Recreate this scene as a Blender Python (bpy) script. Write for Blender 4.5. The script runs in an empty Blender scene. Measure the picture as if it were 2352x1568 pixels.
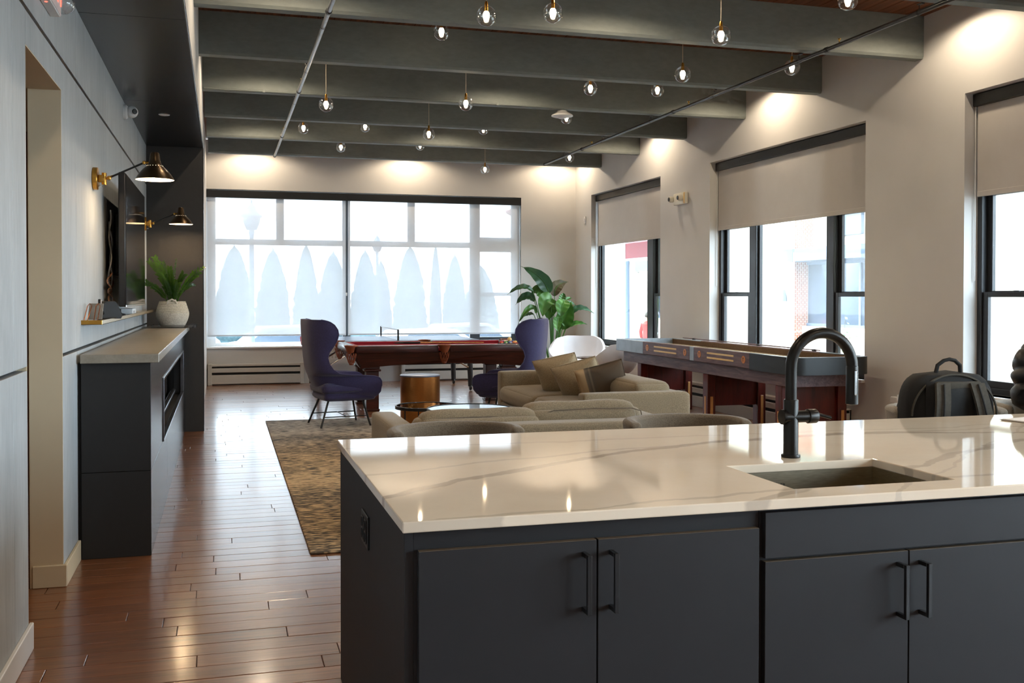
import bpy, bmesh, math, random
from mathutils import Vector, Matrix
R = math.radians
random.seed(7)
scene = bpy.context.scene
COL = scene.collection
# ------------------------------------------------------------------ camera
cam = bpy.data.cameras.new('camera'); cam_o = bpy.data.objects.new('camera', cam); COL.objects.link(cam_o)
cam.sensor_fit = 'HORIZONTAL'; cam.sensor_width = 36.0; cam.lens = 36.0 * 2320.6 / 2352
cam.shift_x = 0.0; cam.shift_y = -73.26 / 2352
cam.clip_start = .05; cam.clip_end = 400
yaw, pitch, roll = .279006, -.01409, .00097
fwd0 = Vector((math.sin(yaw), math.cos(yaw), 0)); right0 = Vector((math.cos(yaw), -math.sin(yaw), 0)); up0 = Vector((0, 0, 1))
fw = fwd0 * math.cos(pitch) + up0 * math.sin(pitch); u2 = up0 * math.cos(pitch) - fwd0 * math.sin(pitch)
r3 = right0 * math.cos(roll) + u2 * math.sin(roll); u3 = u2 * math.cos(roll) - right0 * math.sin(roll)
M = Matrix((r3, u3, -fw)).transposed().to_4x4(); M.translation = (0, 0, 1.38)
cam_o.matrix_world = M
scene.camera = cam_o
# ------------------------------------------------------------------ world, sun, exposure
world = bpy.data.worlds.new('world'); scene.world = world; world.use_nodes = True
wn = world.node_tree; wn.nodes.clear()
bg = wn.nodes.new('ShaderNodeBackground'); wo = wn.nodes.new('ShaderNodeOutputWorld')
bg.inputs['Color'].default_value = (.74, .87, 1.0, 1); bg.inputs['Strength'].default_value = 20.0
wn.links.new(bg.outputs[0], wo.inputs[0])
sun = bpy.data.lights.new('sun', 'SUN'); sun.energy = 9.0; sun.angle = R(1.0); sun.color = (1.0, .95, .87)
sun_o = bpy.data.objects.new('sun', sun); COL.objects.link(sun_o)
sun_o.rotation_euler = Vector((.62, -.28, -.80)).to_track_quat('-Z', 'Y').to_euler()
vs = scene.view_settings
vs.view_transform = 'Standard'; vs.look = 'None'; vs.gamma = 1.0; vs.use_curve_mapping = False; vs.exposure = 0.0
scene.cycles.max_bounces = 7; scene.cycles.diffuse_bounces = 4; scene.cycles.glossy_bounces = 3
scene.cycles.use_adaptive_sampling = True; scene.cycles.adaptive_threshold = .12; scene.cycles.adaptive_min_samples = 16
scene.cycles.transmission_bounces = 8; scene.cycles.transparent_max_bounces = 24
scene.cycles.caustics_reflective = False; scene.cycles.caustics_refractive = False
scene.cycles.sample_clamp_indirect = 8.0; scene.cycles.use_denoising = True
SPOT_W = 44.0; BULB_L = 70.0
WARM = (1.0, .80, .57)

# ------------------------------------------------------------------ helpers
def lin(c):
    def f(v): return v / 12.92 if v <= .04045 else ((v + .055) / 1.055) ** 2.4
    return tuple(f(v / 255.0) for v in c)
class MB:
    def __init__(s): s.v = []; s.f = []; s.rnd = None; s.smooth = True
    def add(s, vs, fs):
        o = len(s.v); s.v += [tuple(p) for p in vs]; s.f += [tuple(i + o for i in f) for f in fs]; return s
    def box(s, x0, x1, y0, y1, z0, z1, bev=0.0, seg=1):
        if x0 > x1: x0, x1 = x1, x0
        if y0 > y1: y0, y1 = y1, y0
        if z0 > z1: z0, z1 = z1, z0
        if bev <= 0:
            return s.add([(x0,y0,z0),(x1,y0,z0),(x1,y1,z0),(x0,y1,z0),(x0,y0,z1),(x1,y0,z1),(x1,y1,z1),(x0,y1,z1)],
                         [(0,3,2,1),(4,5,6,7),(0,1,5,4),(1,2,6,5),(2,3,7,6),(3,0,4,7)])
        bm = bmesh.new(); bmesh.ops.create_cube(bm, size=1)
        for v in bm.verts: v.co = Vector(((x0+x1)/2 + v.co.x*(x1-x0), (y0+y1)/2 + v.co.y*(y1-y0), (z0+z1)/2 + v.co.z*(z1-z0)))
        bev = min(bev, .49*min(x1-x0, y1-y0, z1-z0))
        bmesh.ops.bevel(bm, geom=bm.edges[:], offset=bev, segments=seg, profile=.5, affect='EDGES')
        bm.verts.index_update()
        s.add([v.co for v in bm.verts], [[v.index for v in f.verts] for f in bm.faces]); bm.free(); return s
    def tube(s, pts, r, n=10, cap=True, closed=False):
        pts = [Vector(p) for p in pts]; m = len(pts)
        rs = r if isinstance(r, (list, tuple)) else [r]*m
        vs = []; nrm = None
        for i, p in enumerate(pts):
            if closed: t = pts[(i+1) % m] - pts[i-1]
            else: t = pts[min(i+1, m-1)] - pts[max(i-1, 0)]
            t.normalize()
            if nrm is None:
                a = Vector((0,0,1)) if abs(t.z) < .9 else Vector((1,0,0))
                nrm = (a - t*a.dot(t)).normalized()
            else:
                nrm = nrm - t*nrm.dot(t)
                nrm = nrm.normalized() if nrm.length > 1e-6 else t.orthogonal().normalized()
            b = t.cross(nrm)
            for k in range(n):
                a = 2*math.pi*k/n
                vs.append(p + (nrm*math.cos(a) + b*math.sin(a))*rs[i])
        fs = []
        for i in range(m if closed else m-1):
            j = (i+1) % m
            for k in range(n):
                k2 = (k+1) % n
                fs.append((i*n+k, i*n+k2, j*n+k2, j*n+k))
        if cap and not closed:
            fs.append(tuple(range(n))[::-1]); fs.append(tuple((m-1)*n+k for k in range(n)))
        return s.add(vs, fs)
    def lathe(s, prof, n=24, c=(0,0,0), axis='z', cap=True):
        vs = []
        for r, h in prof:
            for k in range(n):
                a = 2*math.pi*k/n
                p = (r*math.cos(a), r*math.sin(a), h)
                if axis == 'x': p = (p[2], p[0], p[1])
                if axis == 'y': p = (p[0], p[2], p[1])
                vs.append((p[0]+c[0], p[1]+c[1], p[2]+c[2]))
        fs = []
        for i in range(len(prof)-1):
            for k in range(n):
                k2 = (k+1) % n
                fs.append((i*n+k, i*n+k2, (i+1)*n+k2, (i+1)*n+k))
        if cap:
            if prof[0][0] > 1e-5: fs.append(tuple(range(n))[::-1])
            if prof[-1][0] > 1e-5: fs.append(tuple((len(prof)-1)*n+k for k in range(n)))
        return s.add(vs, fs)
    def prism(s, poly, axis, a, b):
        n = len(poly)
        def P(u, v, w):
            return {'x': (w,u,v), 'y': (u,w,v), 'z': (u,v,w)}[axis]
        vs = [P(u,v,a) for u,v in poly] + [P(u,v,b) for u,v in poly]
        fs = [tuple(range(n))[::-1], tuple(range(n,2*n))] + [(i,(i+1)%n,n+(i+1)%n,n+i) for i in range(n)]
        return s.add(vs, fs)
    def grid(s, fn, nu, nv, cu=False, cv=False):
        vs = [fn(i/(nu if cu else nu-1), j/(nv if cv else nv-1)) for i in range(nu) for j in range(nv)]
        fs = []
        for i in range(nu if cu else nu-1):
            for j in range(nv if cv else nv-1):
                i2=(i+1)%nu; j2=(j+1)%nv
                fs.append((i*nv+j, i2*nv+j, i2*nv+j2, i*nv+j2))
        return s.add(vs, fs)
    def shell(s, fn, nu, nv, th, nrm_sign=1, hz=False):
        """open sheet fn(u,v) thickened by th along its normals, edges closed"""
        P = [[Vector(fn(i/(nu-1), j/(nv-1))) for j in range(nv)] for i in range(nu)]
        def N(i,j):
            a = P[min(i+1,nu-1)][j]-P[max(i-1,0)][j]; b = P[i][min(j+1,nv-1)]-P[i][max(j-1,0)]
            n = a.cross(b)
            if hz: n.z = 0
            return n.normalized() if n.length>1e-9 else Vector((0,0,1))
        A = [P[i][j] for i in range(nu) for j in range(nv)]
        B = [P[i][j]+N(i,j)*th*nrm_sign for i in range(nu) for j in range(nv)]
        k = nu*nv; fs=[]
        for i in range(nu-1):
            for j in range(nv-1):
                q=(i*nv+j,(i+1)*nv+j,(i+1)*nv+j+1,i*nv+j+1)
                fs.append(q[::-1]); fs.append(tuple(t+k for t in q))
        ring=[j for j in range(nv)]+[i*nv+nv-1 for i in range(1,nu)]+[(nu-1)*nv+j for j in range(nv-2,-1,-1)]+[i*nv for i in range(nu-2,0,-1)]
        for a,b in zip(ring, ring[1:]+ring[:1]): fs.append((a,b,b+k,a+k))
        return s.add(A+B, fs)
    def pillow(s, L, H, T, c=(0,0,0), rot=None, n=14, pw=2.6, sag=.0, corner=.0, seed=0):
        """soft cushion, L along x, H along z, thickness T along y"""
        rot = rot or Matrix.Identity(3); rnd = random.Random(seed); ph=[rnd.uniform(0,6) for _ in range(4)]
        def pt(u,v,side):
            a=2*u-1; b=2*v-1
            t=T/2*((1-abs(a)**pw)*(1-abs(b)**pw))**.45
            pin=1-corner*(1-abs(a*b))*0
            x=a*L/2*(1-.05*corner*(1-b*b)); z=b*H/2*(1-.05*corner*(1-a*a))
            z-=sag*(1-a*a)*max(b,0)
            t*=1+.08*math.sin(3.1*a+ph[0]+2*b)+.06*math.sin(5*b+ph[1]-a*2)
            p=rot@Vector((x,side*t,z)); return (p.x+c[0],p.y+c[1],p.z+c[2])
        s.grid(lambda u,v:pt(u,v,1), n, n); s.grid(lambda u,v:pt(1-u,v,-1), n, n); return s
    def xf(s, m):
        s.v = [tuple(m @ Vector(p)) for p in s.v]; return s
def mesh_obj(name, mb, mat, parent=None, smooth=True, weld=False, ang=38):
    me = bpy.data.meshes.new(name); me.from_pydata(mb.v, [], mb.f); me.update()
    if weld or smooth:
        bm = bmesh.new(); bm.from_mesh(me)
        if weld: bmesh.ops.remove_doubles(bm, verts=bm.verts, dist=1e-4)
        bmesh.ops.recalc_face_normals(bm, faces=bm.faces)
        bm.to_mesh(me); bm.free()
    if smooth:
        me.shade_smooth(); me.set_sharp_from_angle(angle=R(ang))
    if mat: me.materials.append(mat)
    o = bpy.data.objects.new(name, me); COL.objects.link(o)
    if parent: o.parent = parent
    return o
def tag(o, label=None, cat=None, group=None, kind=None):
    if label: o['label'] = label
    if cat: o['category'] = cat
    if group: o['group'] = group
    if kind: o['kind'] = kind
    return o
def thing(name, label, cat, loc=(0,0,0), rz=0, group=None, kind=None):
    o = bpy.data.objects.new(name, None); COL.objects.link(o)
    o.location = loc; o.rotation_euler = (0,0,rz); o.empty_display_size = .1
    return tag(o, label, cat, group, kind)
def part(t, name, mb, mat, label=None, **k):
    o = mesh_obj(name, mb, mat, t, **k)
    if label: o['label'] = label
    return o
def copy_tree(o, parent=None):
    c = o.copy(); COL.objects.link(c); c.parent = parent
    for ch in list(o.children): copy_tree(ch, c)
    return c
def text_part(t, name, body, size, mat, mtx, extrude=.001):
    cu = bpy.data.curves.new(name, 'FONT'); cu.body = body; cu.size = size; cu.extrude = extrude
    cu.align_x = 'CENTER'; cu.align_y = 'CENTER'; cu.materials.append(mat)
    tmp = bpy.data.objects.new(name, cu); COL.objects.link(tmp); bpy.context.view_layer.update()
    me = bpy.data.meshes.new_from_object(tmp.evaluated_get(bpy.context.evaluated_depsgraph_get()))
    bpy.data.objects.remove(tmp); bpy.data.curves.remove(cu)
    me.transform(mtx); o = bpy.data.objects.new(name, me); COL.objects.link(o); o.parent = t
    return o
# ------------------------------------------------------------------ materials
MATS = {}
class NT:
    def __init__(s, m): s.t = m.node_tree; s.n = s.t.nodes; s.l = s.t.links
    def add(s, typ, **k):
        nd = s.n.new('ShaderNode'+typ)
        for a, b in k.items(): setattr(nd, a, b)
        return nd
    def link(s, a, b): s.l.new(a, b)
    def math(s, op, a, b=None, clamp=False):
        nd = s.add('Math', operation=op); nd.use_clamp = clamp
        for i, v in enumerate((a, b)):
            if v is None: continue
            if isinstance(v, (int, float)): nd.inputs[i].default_value = v
            else: s.link(v, nd.inputs[i])
        return nd.outputs[0]
    def mix(s, fac, a, b):
        nd = s.add('Mix', data_type='RGBA')
        for sock, v in ((nd.inputs[0], fac), (nd.inputs[6], a), (nd.inputs[7], b)):
            if isinstance(v, (int, float)): sock.default_value = v
            elif isinstance(v, tuple): sock.default_value = (*v[:3], 1)
            else: s.link(v, sock)
        return nd.outputs[2]
    def coord(s, scale=(1,1,1), world=False, off=None):
        if world: src = s.add('NewGeometry').outputs['Position']
        else: src = s.add('TexCoord').outputs['Object']
        mp = s.add('Mapping'); mp.inputs['Scale'].default_value = scale
        s.link(src, mp.inputs['Vector'])
        if off is not None: s.link(off, mp.inputs['Location'])
        return mp.outputs[0]
    def noise(s, vec, scale, detail=3, rough=.5, dist=0):
        nd = s.add('TexNoise'); nd.inputs['Scale'].default_value = scale; nd.inputs['Detail'].default_value = detail
        nd.inputs['Roughness'].default_value = rough; nd.inputs['Distortion'].default_value = dist
        s.link(vec, nd.inputs['Vector']); return nd.outputs['Fac']
    def ramp(s, fac, stops):
        nd = s.add('ValToRGB'); e = nd.color_ramp.elements
        while len(e) < len(stops): e.new(.5)
        for i, (p, c) in enumerate(stops):
            e[i].position = p; e[i].color = (*c[:3], 1) if isinstance(c, tuple) else (c, c, c, 1)
        s.link(fac, nd.inputs[0]); return nd.outputs[0]
def base(name, col=(.5,.5,.5), rough=.5, metal=0.0, **k):
    m = bpy.data.materials.new(name); m.use_nodes = True; MATS[name] = m
    b = m.node_tree.nodes['Principled BSDF']
    b.inputs['Base Color'].default_value = (*col, 1); b.inputs['Roughness'].default_value = rough; b.inputs['Metallic'].default_value = metal
    for a, v in k.items(): b.inputs[a.replace('_', ' ')].default_value = v
    t = NT(m); t.b = b; t.m = m
    return t
def bump(t, h, strength=.2, dist=.01):
    nd = t.add('Bump'); nd.inputs['Strength'].default_value = strength; nd.inputs['Distance'].default_value = dist
    t.link(h, nd.inputs['Height']); t.link(nd.outputs[0], t.b.inputs['Normal'])
def simple(name, rgb, rough=.5, metal=0.0, var=.08, scale=6, bmp=0.0, world=False, stretch=(1,1,1), **k):
    """plain material with slight tonal variation and fine relief"""
    c = lin(rgb); t = base(name, c, rough, metal, **k)
    v = t.coord(stretch, world); f = t.noise(v, scale, 4)
    lo = tuple(x*(1-var) for x in c); hi = tuple(min(1, x*(1+var)) for x in c)
    t.link(t.ramp(f, [(.3, lo), (.7, hi)]), t.b.inputs['Base Color'])
    if bmp: bump(t, t.noise(v, scale*8, 3), bmp, .004)
    return t.m
def emit(name, col, strength):
    m = bpy.data.materials.new(name); m.use_nodes = True; MATS[name] = m
    n = m.node_tree; n.nodes.clear(); e = n.nodes.new('ShaderNodeEmission'); o = n.nodes.new('ShaderNodeOutputMaterial')
    e.inputs[0].default_value = (*col, 1); e.inputs[1].default_value = strength; n.links.new(e.outputs[0], o.inputs[0]); return m
def thin_glass(name, tint=(1,1,1), refl=.08, rough=0.0):
    m = bpy.data.materials.new(name); m.use_nodes = True; MATS[name] = m
    n = m.node_tree; n.nodes.clear(); t = NT(m)
    tr = t.add('BsdfTransparent'); tr.inputs[0].default_value = (*tint, 1)
    gl = t.add('BsdfGlossy'); gl.inputs['Roughness'].default_value = rough
    lw = t.add('LayerWeight'); lw.inputs[0].default_value = .35
    fac = t.math('MULTIPLY_ADD', lw.outputs['Facing'], .45); n.nodes[-1].inputs[2].default_value = refl
    fac = t.math('MINIMUM', fac, .9)
    mx = t.add('MixShader'); t.link(fac, mx.inputs[0]); t.link(tr.outputs[0], mx.inputs[1]); t.link(gl.outputs[0], mx.inputs[2])
    o = t.add('OutputMaterial'); t.link(mx.outputs[0], o.inputs[0]); return m
def shade_cloth(name, col, trans, see, tint=(1,1,1)):
    """roller blind fabric: diffuse + translucent + open weave"""
    m = bpy.data.materials.new(name); m.use_nodes = True; MATS[name] = m
    n = m.node_tree; n.nodes.clear(); t = NT(m)
    d = t.add('BsdfDiffuse'); tl = t.add('BsdfTranslucent'); tp = t.add('BsdfTransparent'); tp.inputs[0].default_value = (*tint, 1)
    v = t.coord((1,1,1)); f = t.noise(v, 3, 5, .7)
    c = t.ramp(f, [(.3, tuple(x*.94 for x in col)), (.7, col)])
    t.link(c, d.inputs[0]); t.link(c, tl.inputs[0])
    a = t.add('MixShader'); a.inputs[0].default_value = trans; t.link(d.outputs[0], a.inputs[1]); t.link(tl.outputs[0], a.inputs[2])
    b = t.add('MixShader'); b.inputs[0].default_value = see; t.link(a.outputs[0], b.inputs[1]); t.link(tp.outputs[0], b.inputs[2])
    o = t.add('OutputMaterial'); t.link(b.outputs[0], o.inputs[0]); return m

M_wall = simple('painted_plaster', (202,201,199), .75, var=.02, scale=3, bmp=.04, world=True)
M_cream = simple('cream_paint', (214,198,168), .6, var=.03, scale=4, bmp=.03, world=True)
M_white = simple('white_paint', (222,222,222), .4, var=.02, scale=5)
M_emerg = simple('ivory_plastic', (224,220,206), .45, var=.02, scale=8)
M_sill = simple('white_sill', (226,228,230), .35, var=.02, scale=5)
M_black = simple('black_metal', (22,23,25), .42, var=.1, scale=20)
M_frame = simple('dark_bronze_frame', (34,36,40), .38, var=.08, scale=20)
M_cab = simple('charcoal_laminate', (38,37,39), .58, var=.05, scale=7, bmp=.02, Specular_IOR_Level=.3)
M_cabedge = simple('laminate_edge', (92,78,62), .5, var=.06, scale=9)
M_gap = simple('gap_black', (8,8,9), .8)  # plain near-black for backings, gaps, slots and lettering
M_heater = simple('heater_enamel', (196,194,188), .45, var=.03, scale=6)
M_brass = simple('brushed_brass', (190,142,66), .28, 1.0, var=.1, scale=40, stretch=(1,1,8))
M_gold = simple('polished_gold', (205,165,85), .18, 1.0, var=.05, scale=20)
M_chrome = simple('chrome', (215,218,220), .12, 1.0, var=.04, scale=20)
M_pipe = simple('galvanised_pipe', (150,152,154), .35, .8, var=.15, scale=20)
M_pipe2 = simple('painted_pipe', (72,74,76), .3, .6, var=.15, scale=20)
M_leather = simple('brown_leather', (128,62,32), .42, var=.18, scale=18, bmp=.15)
M_red_cloth = simple('red_baize', (150,20,38), .85, var=.06, scale=30, bmp=.1)
M_purple = simple('purple_wool', (48,43,84), .9, var=.14, scale=60, bmp=.35, Sheen_Weight=.35)
M_shellw = simple('white_leatherette', (226,226,230), .42, var=.02, scale=8)
M_tan = None
M_blackfab = simple('black_nylon', (13,13,13), .75, var=.2, scale=60, bmp=.3)
M_greystrap = simple('grey_webbing', (72,68,60), .85, var=.15, scale=90, bmp=.4)
M_puffer = simple('black_puffer_nylon', (24,25,28), .32, var=.15, scale=25, bmp=.2)
M_skin = simple('skin', (196,150,122), .5, var=.06, scale=12)
M_hair = simple('dark_hair', (40,28,20), .5, var=.2, scale=60, stretch=(1,1,.2))
M_denim = simple('dark_denim', (40,48,66), .85, var=.15, scale=60, bmp=.3)
M_pot = simple('stone_pot', (190,186,174), .7, var=.08, scale=10, bmp=.2)
M_soil = simple('moss', (66,92,32), .95, var=.4, scale=30, bmp=.6)
M_screen = base('tv_screen', (.006,.006,.008), .06, 0).m
M_plastic = simple('black_plastic', (24,24,26), .4, var=.1, scale=15)
M_speakerfab = simple('speaker_cloth', (46,42,40), .85, var=.25, scale=120, bmp=.4)
M_copper = simple('copper_wire', (176,98,58), .25, 1.0, var=.06, scale=20)
M_card = simple('printed_card', (150,140,128), .5, var=.3, scale=14)
M_cordw = simple('pale_cord', (222,206,176), .5, var=.03)
M_cable = simple('cable_brown', (120,84,62), .5, var=.1, scale=20)
M_graycable = simple('cable_grey', (92,90,88), .5, var=.1, scale=20)
M_paper = simple('paper', (240,236,232), .6, var=.02, scale=10)
M_ivory = simple('ivory_inlay', (232,198,132), .4, var=.05, scale=20)
M_medal = simple('orange_medallion', (206,128,56), .4, var=.1, scale=30)
M_net = simple('net_white', (225,228,232), .7)
M_pptop = simple('table_tennis_blue', (70,92,128), .35, var=.05, scale=10)
M_steelband = simple('brushed_end_band', (150,162,172), .36, .3, var=.12, scale=9, stretch=(3,1,1))  # base colour lifted to pale blue-grey to carry a reflection on the metal
M_exterior = simple('stucco', (214,206,186), .85, var=.06, scale=5, bmp=.2)
M_asphalt = simple('paving', (128,128,126), .9, var=.1, scale=2, bmp=.2, world=True)
M_awning = simple('burgundy_awning', (120,38,48), .7, var=.1, scale=4)
M_extglass = base('far_glazing', lin((50,62,76)), .1, 0).m
M_extmetal = simple('pale_blue_metal', (74,90,108), .5, var=.08, scale=5)
M_brick = simple('brick', (176,112,84), .85, var=.25, scale=9, bmp=.3)
M_mortar = simple('pale_render', (170,158,142), .9, var=.06, scale=6, bmp=.2)
M_lens = emit('lit_lamp', (1.0, .78, .50), BULB_L)
M_perf = emit('perforation_glow', (1.0,.8,.55), 2.2)
M_exit = emit('exit_red', (1.0, .12, .08), 3.0)
for _m in (M_perf, M_exit): _m.cycles.emission_sampling = 'NONE'
M_shadein = simple('lamp_inner_white', (250,244,230), .6, var=.01)
M_bronze = simple('dark_bronze', (70,56,40), .3, .9, var=.15, scale=18)
M_globe = thin_glass('clear_globe', (.97,.98,.98), .09, 0.0)
M_pane = thin_glass('window_glass', (.96,.985,.98), .03, 0.0)
M_smoked = thin_glass('smoked_glass', (.30,.27,.26), .16, .02)
M_acrylic = thin_glass('clear_acrylic', (.75,.77,.8), .12, .02)
M_firepane = thin_glass('fireplace_glass', (.35,.36,.4), .2, .02)
M_farshade = shade_cloth('sheer_screen_fabric', (.86,.89,.93), .075, .32)
M_rightshade = shade_cloth('grey_beige_blind', (.58,.555,.53), .13, .01)

def m_floor():
    t = base('hickory_floor', (.2,.1,.05), .3, 0)
    at = t.add('Attribute'); at.attribute_name = 'rnd'
    off = t.add('CombineXYZ'); t.link(t.math('MULTIPLY', at.outputs['Fac'], 37.0), off.inputs[0]); t.link(t.math('MULTIPLY', at.outputs['Fac'], 91.0), off.inputs[2])
    g = t.coord((.9, 14, 1), True, off.outputs[0])
    f = t.noise(g, 3.2, 7, .62, .8); f2 = t.noise(g, 11, 5, .7, .2)
    c = t.ramp(f, [(.25, lin((92,54,33))), (.5, lin((124,76,45))), (.78, lin((146,94,58)))])
    c = t.mix(t.ramp(f2, [(.32, .70), (.42, 0.0)]), c, lin((70,42,26)))
    hs = t.add('HueSaturation'); t.link(c, hs.inputs['Color']); t.link(t.math('MULTIPLY_ADD', at.outputs['Fac'], .38), hs.inputs['Value'])
    t.n[-1].inputs[2].default_value = .80
    t.link(hs.outputs[0], t.b.inputs['Base Color'])
    t.link(t.math('MULTIPLY_ADD', f2, .16), t.b.inputs['Roughness']); t.n[-1].inputs[2].default_value = .24
    t.b.inputs['Coat Weight'].default_value = .7; t.b.inputs['Coat Roughness'].default_value = .15; t.b.inputs['Coat IOR'].default_value = 1.6
    bump(t, t.math('ADD', f2, t.math('MULTIPLY', f, .6)), .06, .002)
    return t.m
M_floor = m_floor()
def m_wood(name, a, b, c, rough=.4, stretch=(1,9,9), scale=3, coat=0.0, world=False, bm=.1):
    t = base(name, lin(b), rough, 0, Coat_Weight=coat, Coat_Roughness=.12)
    v = t.coord(stretch, world); f = t.noise(v, scale, 6, .6, .7)
    t.link(t.ramp(f, [(.3, lin(a)), (.52, lin(b)), (.75, lin(c))]), t.b.inputs['Base Color'])
    if bm: bump(t, f, bm, .003)
    return t.m
M_mahog = m_wood('mahogany', (34,12,8), (58,22,14), (84,34,22), .35, (1,10,10), 3, .15)
M_shuf = m_wood('purple_stained_oak', (72,52,56), (100,76,78), (128,100,98), .45, (8,1,10), 4, 0)
M_redwood = m_wood('red_cherry', (62,16,14), (88,26,20), (108,36,26), .32, (9,9,1), 2, .2)
M_peg = m_wood('honey_maple', (176,112,58), (206,146,84), (222,170,108), .4, (9,9,1), 3)
M_lane = m_wood('maple_lane', (214,184,140), (228,202,160), (236,214,178), .12, (9,1,9), 2, .5)
M_deckw = m_wood('deck_timber', (70,36,18), (108,60,30), (132,80,42), .7, (10,1,10), 2)
M_halldoor = m_wood('hall_wood', (96,58,22), (120,74,30), (140,92,44), .5, (9,9,1), 2)
M_gutter = m_wood('carpeted_gutter', (74,54,34), (92,68,44), (108,82,54), .9, (3,3,3), 30)
def m_concrete(name, a, b, rough=.6, scale=2.0, stretch=(1,1,.35), bm=.12):
    t = base(name, lin(a), rough)
    v = t.coord(stretch, True); f = t.noise(v, scale, 7, .68, .4); f2 = t.noise(v, scale*14, 4, .6)
    f3 = t.math('ADD', t.math('MULTIPLY', f, .65), t.math('MULTIPLY', f2, .35))
    t.link(t.ramp(f3, [(.3, lin(a)), (.72, lin(b))]), t.b.inputs['Base Color'])
    bump(t, f2, bm, .003); return t.m
M_panel = m_concrete('fibre_cement', (152,158,162), (188,193,196), .55, 3.0, (1,1,.18))
M_beam = m_concrete('painted_beam', (104,111,109), (130,137,134), .65, 2.2, (.4,1,1), .25)
M_slab = m_concrete('grey_stone_slab', (128,120,108), (160,152,138), .28, 5.0, (1,1,1), .05)
M_steel = m_concrete('blackened_steel', (26,27,30), (46,47,51), .27, 1.6, (1,.5,1), .04)
M_steelside = m_concrete('black_panel', (40,38,37), (50,48,47), .6, 2.6, (1,1,1), .04)
M_blackpanel = m_concrete('black_end_panel', (26,25,25), (33,32,32), .65, 2.6, (1,1,1), .04)
def m_fabric(name, a, b, scale=240, rough=.92):
    t = base(name, lin(a), rough, 0, Sheen_Weight=.2)
    v = t.coord((1,1,1)); f = t.noise(v, scale, 3, .7); g = t.noise(v, 5, 3)
    c = t.ramp(f, [(.32, lin(a)), (.66, lin(b))])
    c = t.mix(t.math('MULTIPLY', t.ramp(g, [(.3, 0.0), (.8, 1.0)]), .25), c, lin(b))
    t.link(c, t.b.inputs['Base Color']); bump(t, f, .35, .003); return t.m
M_sofa = m_fabric('oatmeal_tweed', (106,92,72), (150,134,108), 170)
M_pil = m_fabric('sand_linen', (150,132,104), (184,166,136), 120)
M_stool = m_fabric('taupe_linen', (84,72,58), (124,110,92), 220)
M_stool2 = m_fabric('light_grey_tweed', (132,126,116), (168,160,148), 220)
def m_striped():
    t = base('striped_pillow_cloth', (.3,.25,.2), .9)
    v = t.coord((1,1,1)); sp = t.add('SeparateXYZ'); t.link(v, sp.inputs[0])
    x = t.math('ADD', t.math('MULTIPLY', sp.outputs[0], -2.3), .5)
    c = t.ramp(x, [(.0, lin((196,168,130))), (.20, lin((190,162,124))), (.22, lin((118,104,88))), (.28, lin((92,84,74))), (.31, lin((126,112,94))), (.34, lin((84,74,62))), (.4, lin((86,72,56))), (1, lin((82,66,50)))])
    t.n[-1].color_ramp.interpolation = 'LINEAR'
    t.link(c, t.b.inputs['Base Color']); bump(t, t.noise(v, 160, 3), .3, .003); return t.m
M_striped = m_striped()
def m_rug():
    t = base('woven_rug', (.4,.3,.2), .95)
    v = t.coord((11.0, 52, 1), True); f = t.noise(v, 1.0, 2, .5, .1)
    v2 = t.coord((.55, .75, 1), True); big = t.noise(v2, 1.6, 2, .5, 1.0)
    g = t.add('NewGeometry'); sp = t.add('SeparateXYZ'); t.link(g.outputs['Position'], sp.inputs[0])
    dark = t.ramp(t.math('ADD', f, t.math('MULTIPLY', big, .36)), [(.645, 0.0), (.72, .9)])
    tan = t.ramp(t.noise(t.coord((40, 120, 1), True), 1, 3), [(.3, lin((190,158,116))), (.7, lin((216,190,150)))])
    c = t.mix(dark, tan, lin((50,46,44)))
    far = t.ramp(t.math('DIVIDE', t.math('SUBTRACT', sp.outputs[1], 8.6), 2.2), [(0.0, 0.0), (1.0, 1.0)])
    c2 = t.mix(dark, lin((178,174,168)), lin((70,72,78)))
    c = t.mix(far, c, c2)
    t.link(c, t.b.inputs['Base Color']); bump(t, f, .5, .006); return t.m
M_rug = m_rug()
def m_quartz():
    t = base('veined_quartz', lin((232,222,206)), .045, 0, IOR=1.62)
    g = t.add('NewGeometry'); sp = t.add('SeparateXYZ'); t.link(g.outputs['Position'], sp.inputs[0])
    X, Y = sp.outputs[0], sp.outputs[1]
    vec = t.coord((1,1,1), True)
    n1 = t.math('SUBTRACT', t.noise(vec, 2.2, 4, .55, .5), .5); n2 = t.math('SUBTRACT', t.noise(vec, 9, 4, .6), .5)
    wob = t.math('ADD', t.math('MULTIPLY', n1, .16), t.math('MULTIPLY', n2, .035))
    col = t.ramp(t.noise(vec, 3, 5, .6), [(.3, lin((234,217,194))), (.7, lin((243,228,207)))])
    def vein(a, b, w, amt, rgb, c=0.0):
        nonlocal col
        y0 = t.math('ADD', t.math('MULTIPLY', X, b), a)
        if c: y0 = t.math('ADD', y0, t.math('MULTIPLY', t.math('MULTIPLY', X, X), c))
        d = t.math('ABSOLUTE', t.math('ADD', t.math('SUBTRACT', Y, y0), wob))
        wv = t.math('MULTIPLY', t.math('ADD', t.noise(vec, 3.3, 2), .15), w)
        k = t.math('SUBTRACT', 1.0, t.math('DIVIDE', d, wv), True)
        k = t.math('MULTIPLY', t.math('MINIMUM', t.math('MULTIPLY', k, 3.0), 1.0), amt)
        col = t.mix(k, col, lin(rgb))
    vein(2.19, 1.02, .040, .60, (166,152,138), -.235)
    vein(2.765, .42, .022, .34, (176,164,150), -.081)
    vein(1.615, .50, .033, .50, (168,156,142))
    vein(2.234, .10, .022, .40, (170,158,142))
    vein(3.43, -.02, .018, .28, (176,166,152))
    vein(.995, .75, .015, .3, (176,164,150))
    t.link(col, t.b.inputs['Base Color']); return t.m
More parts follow.
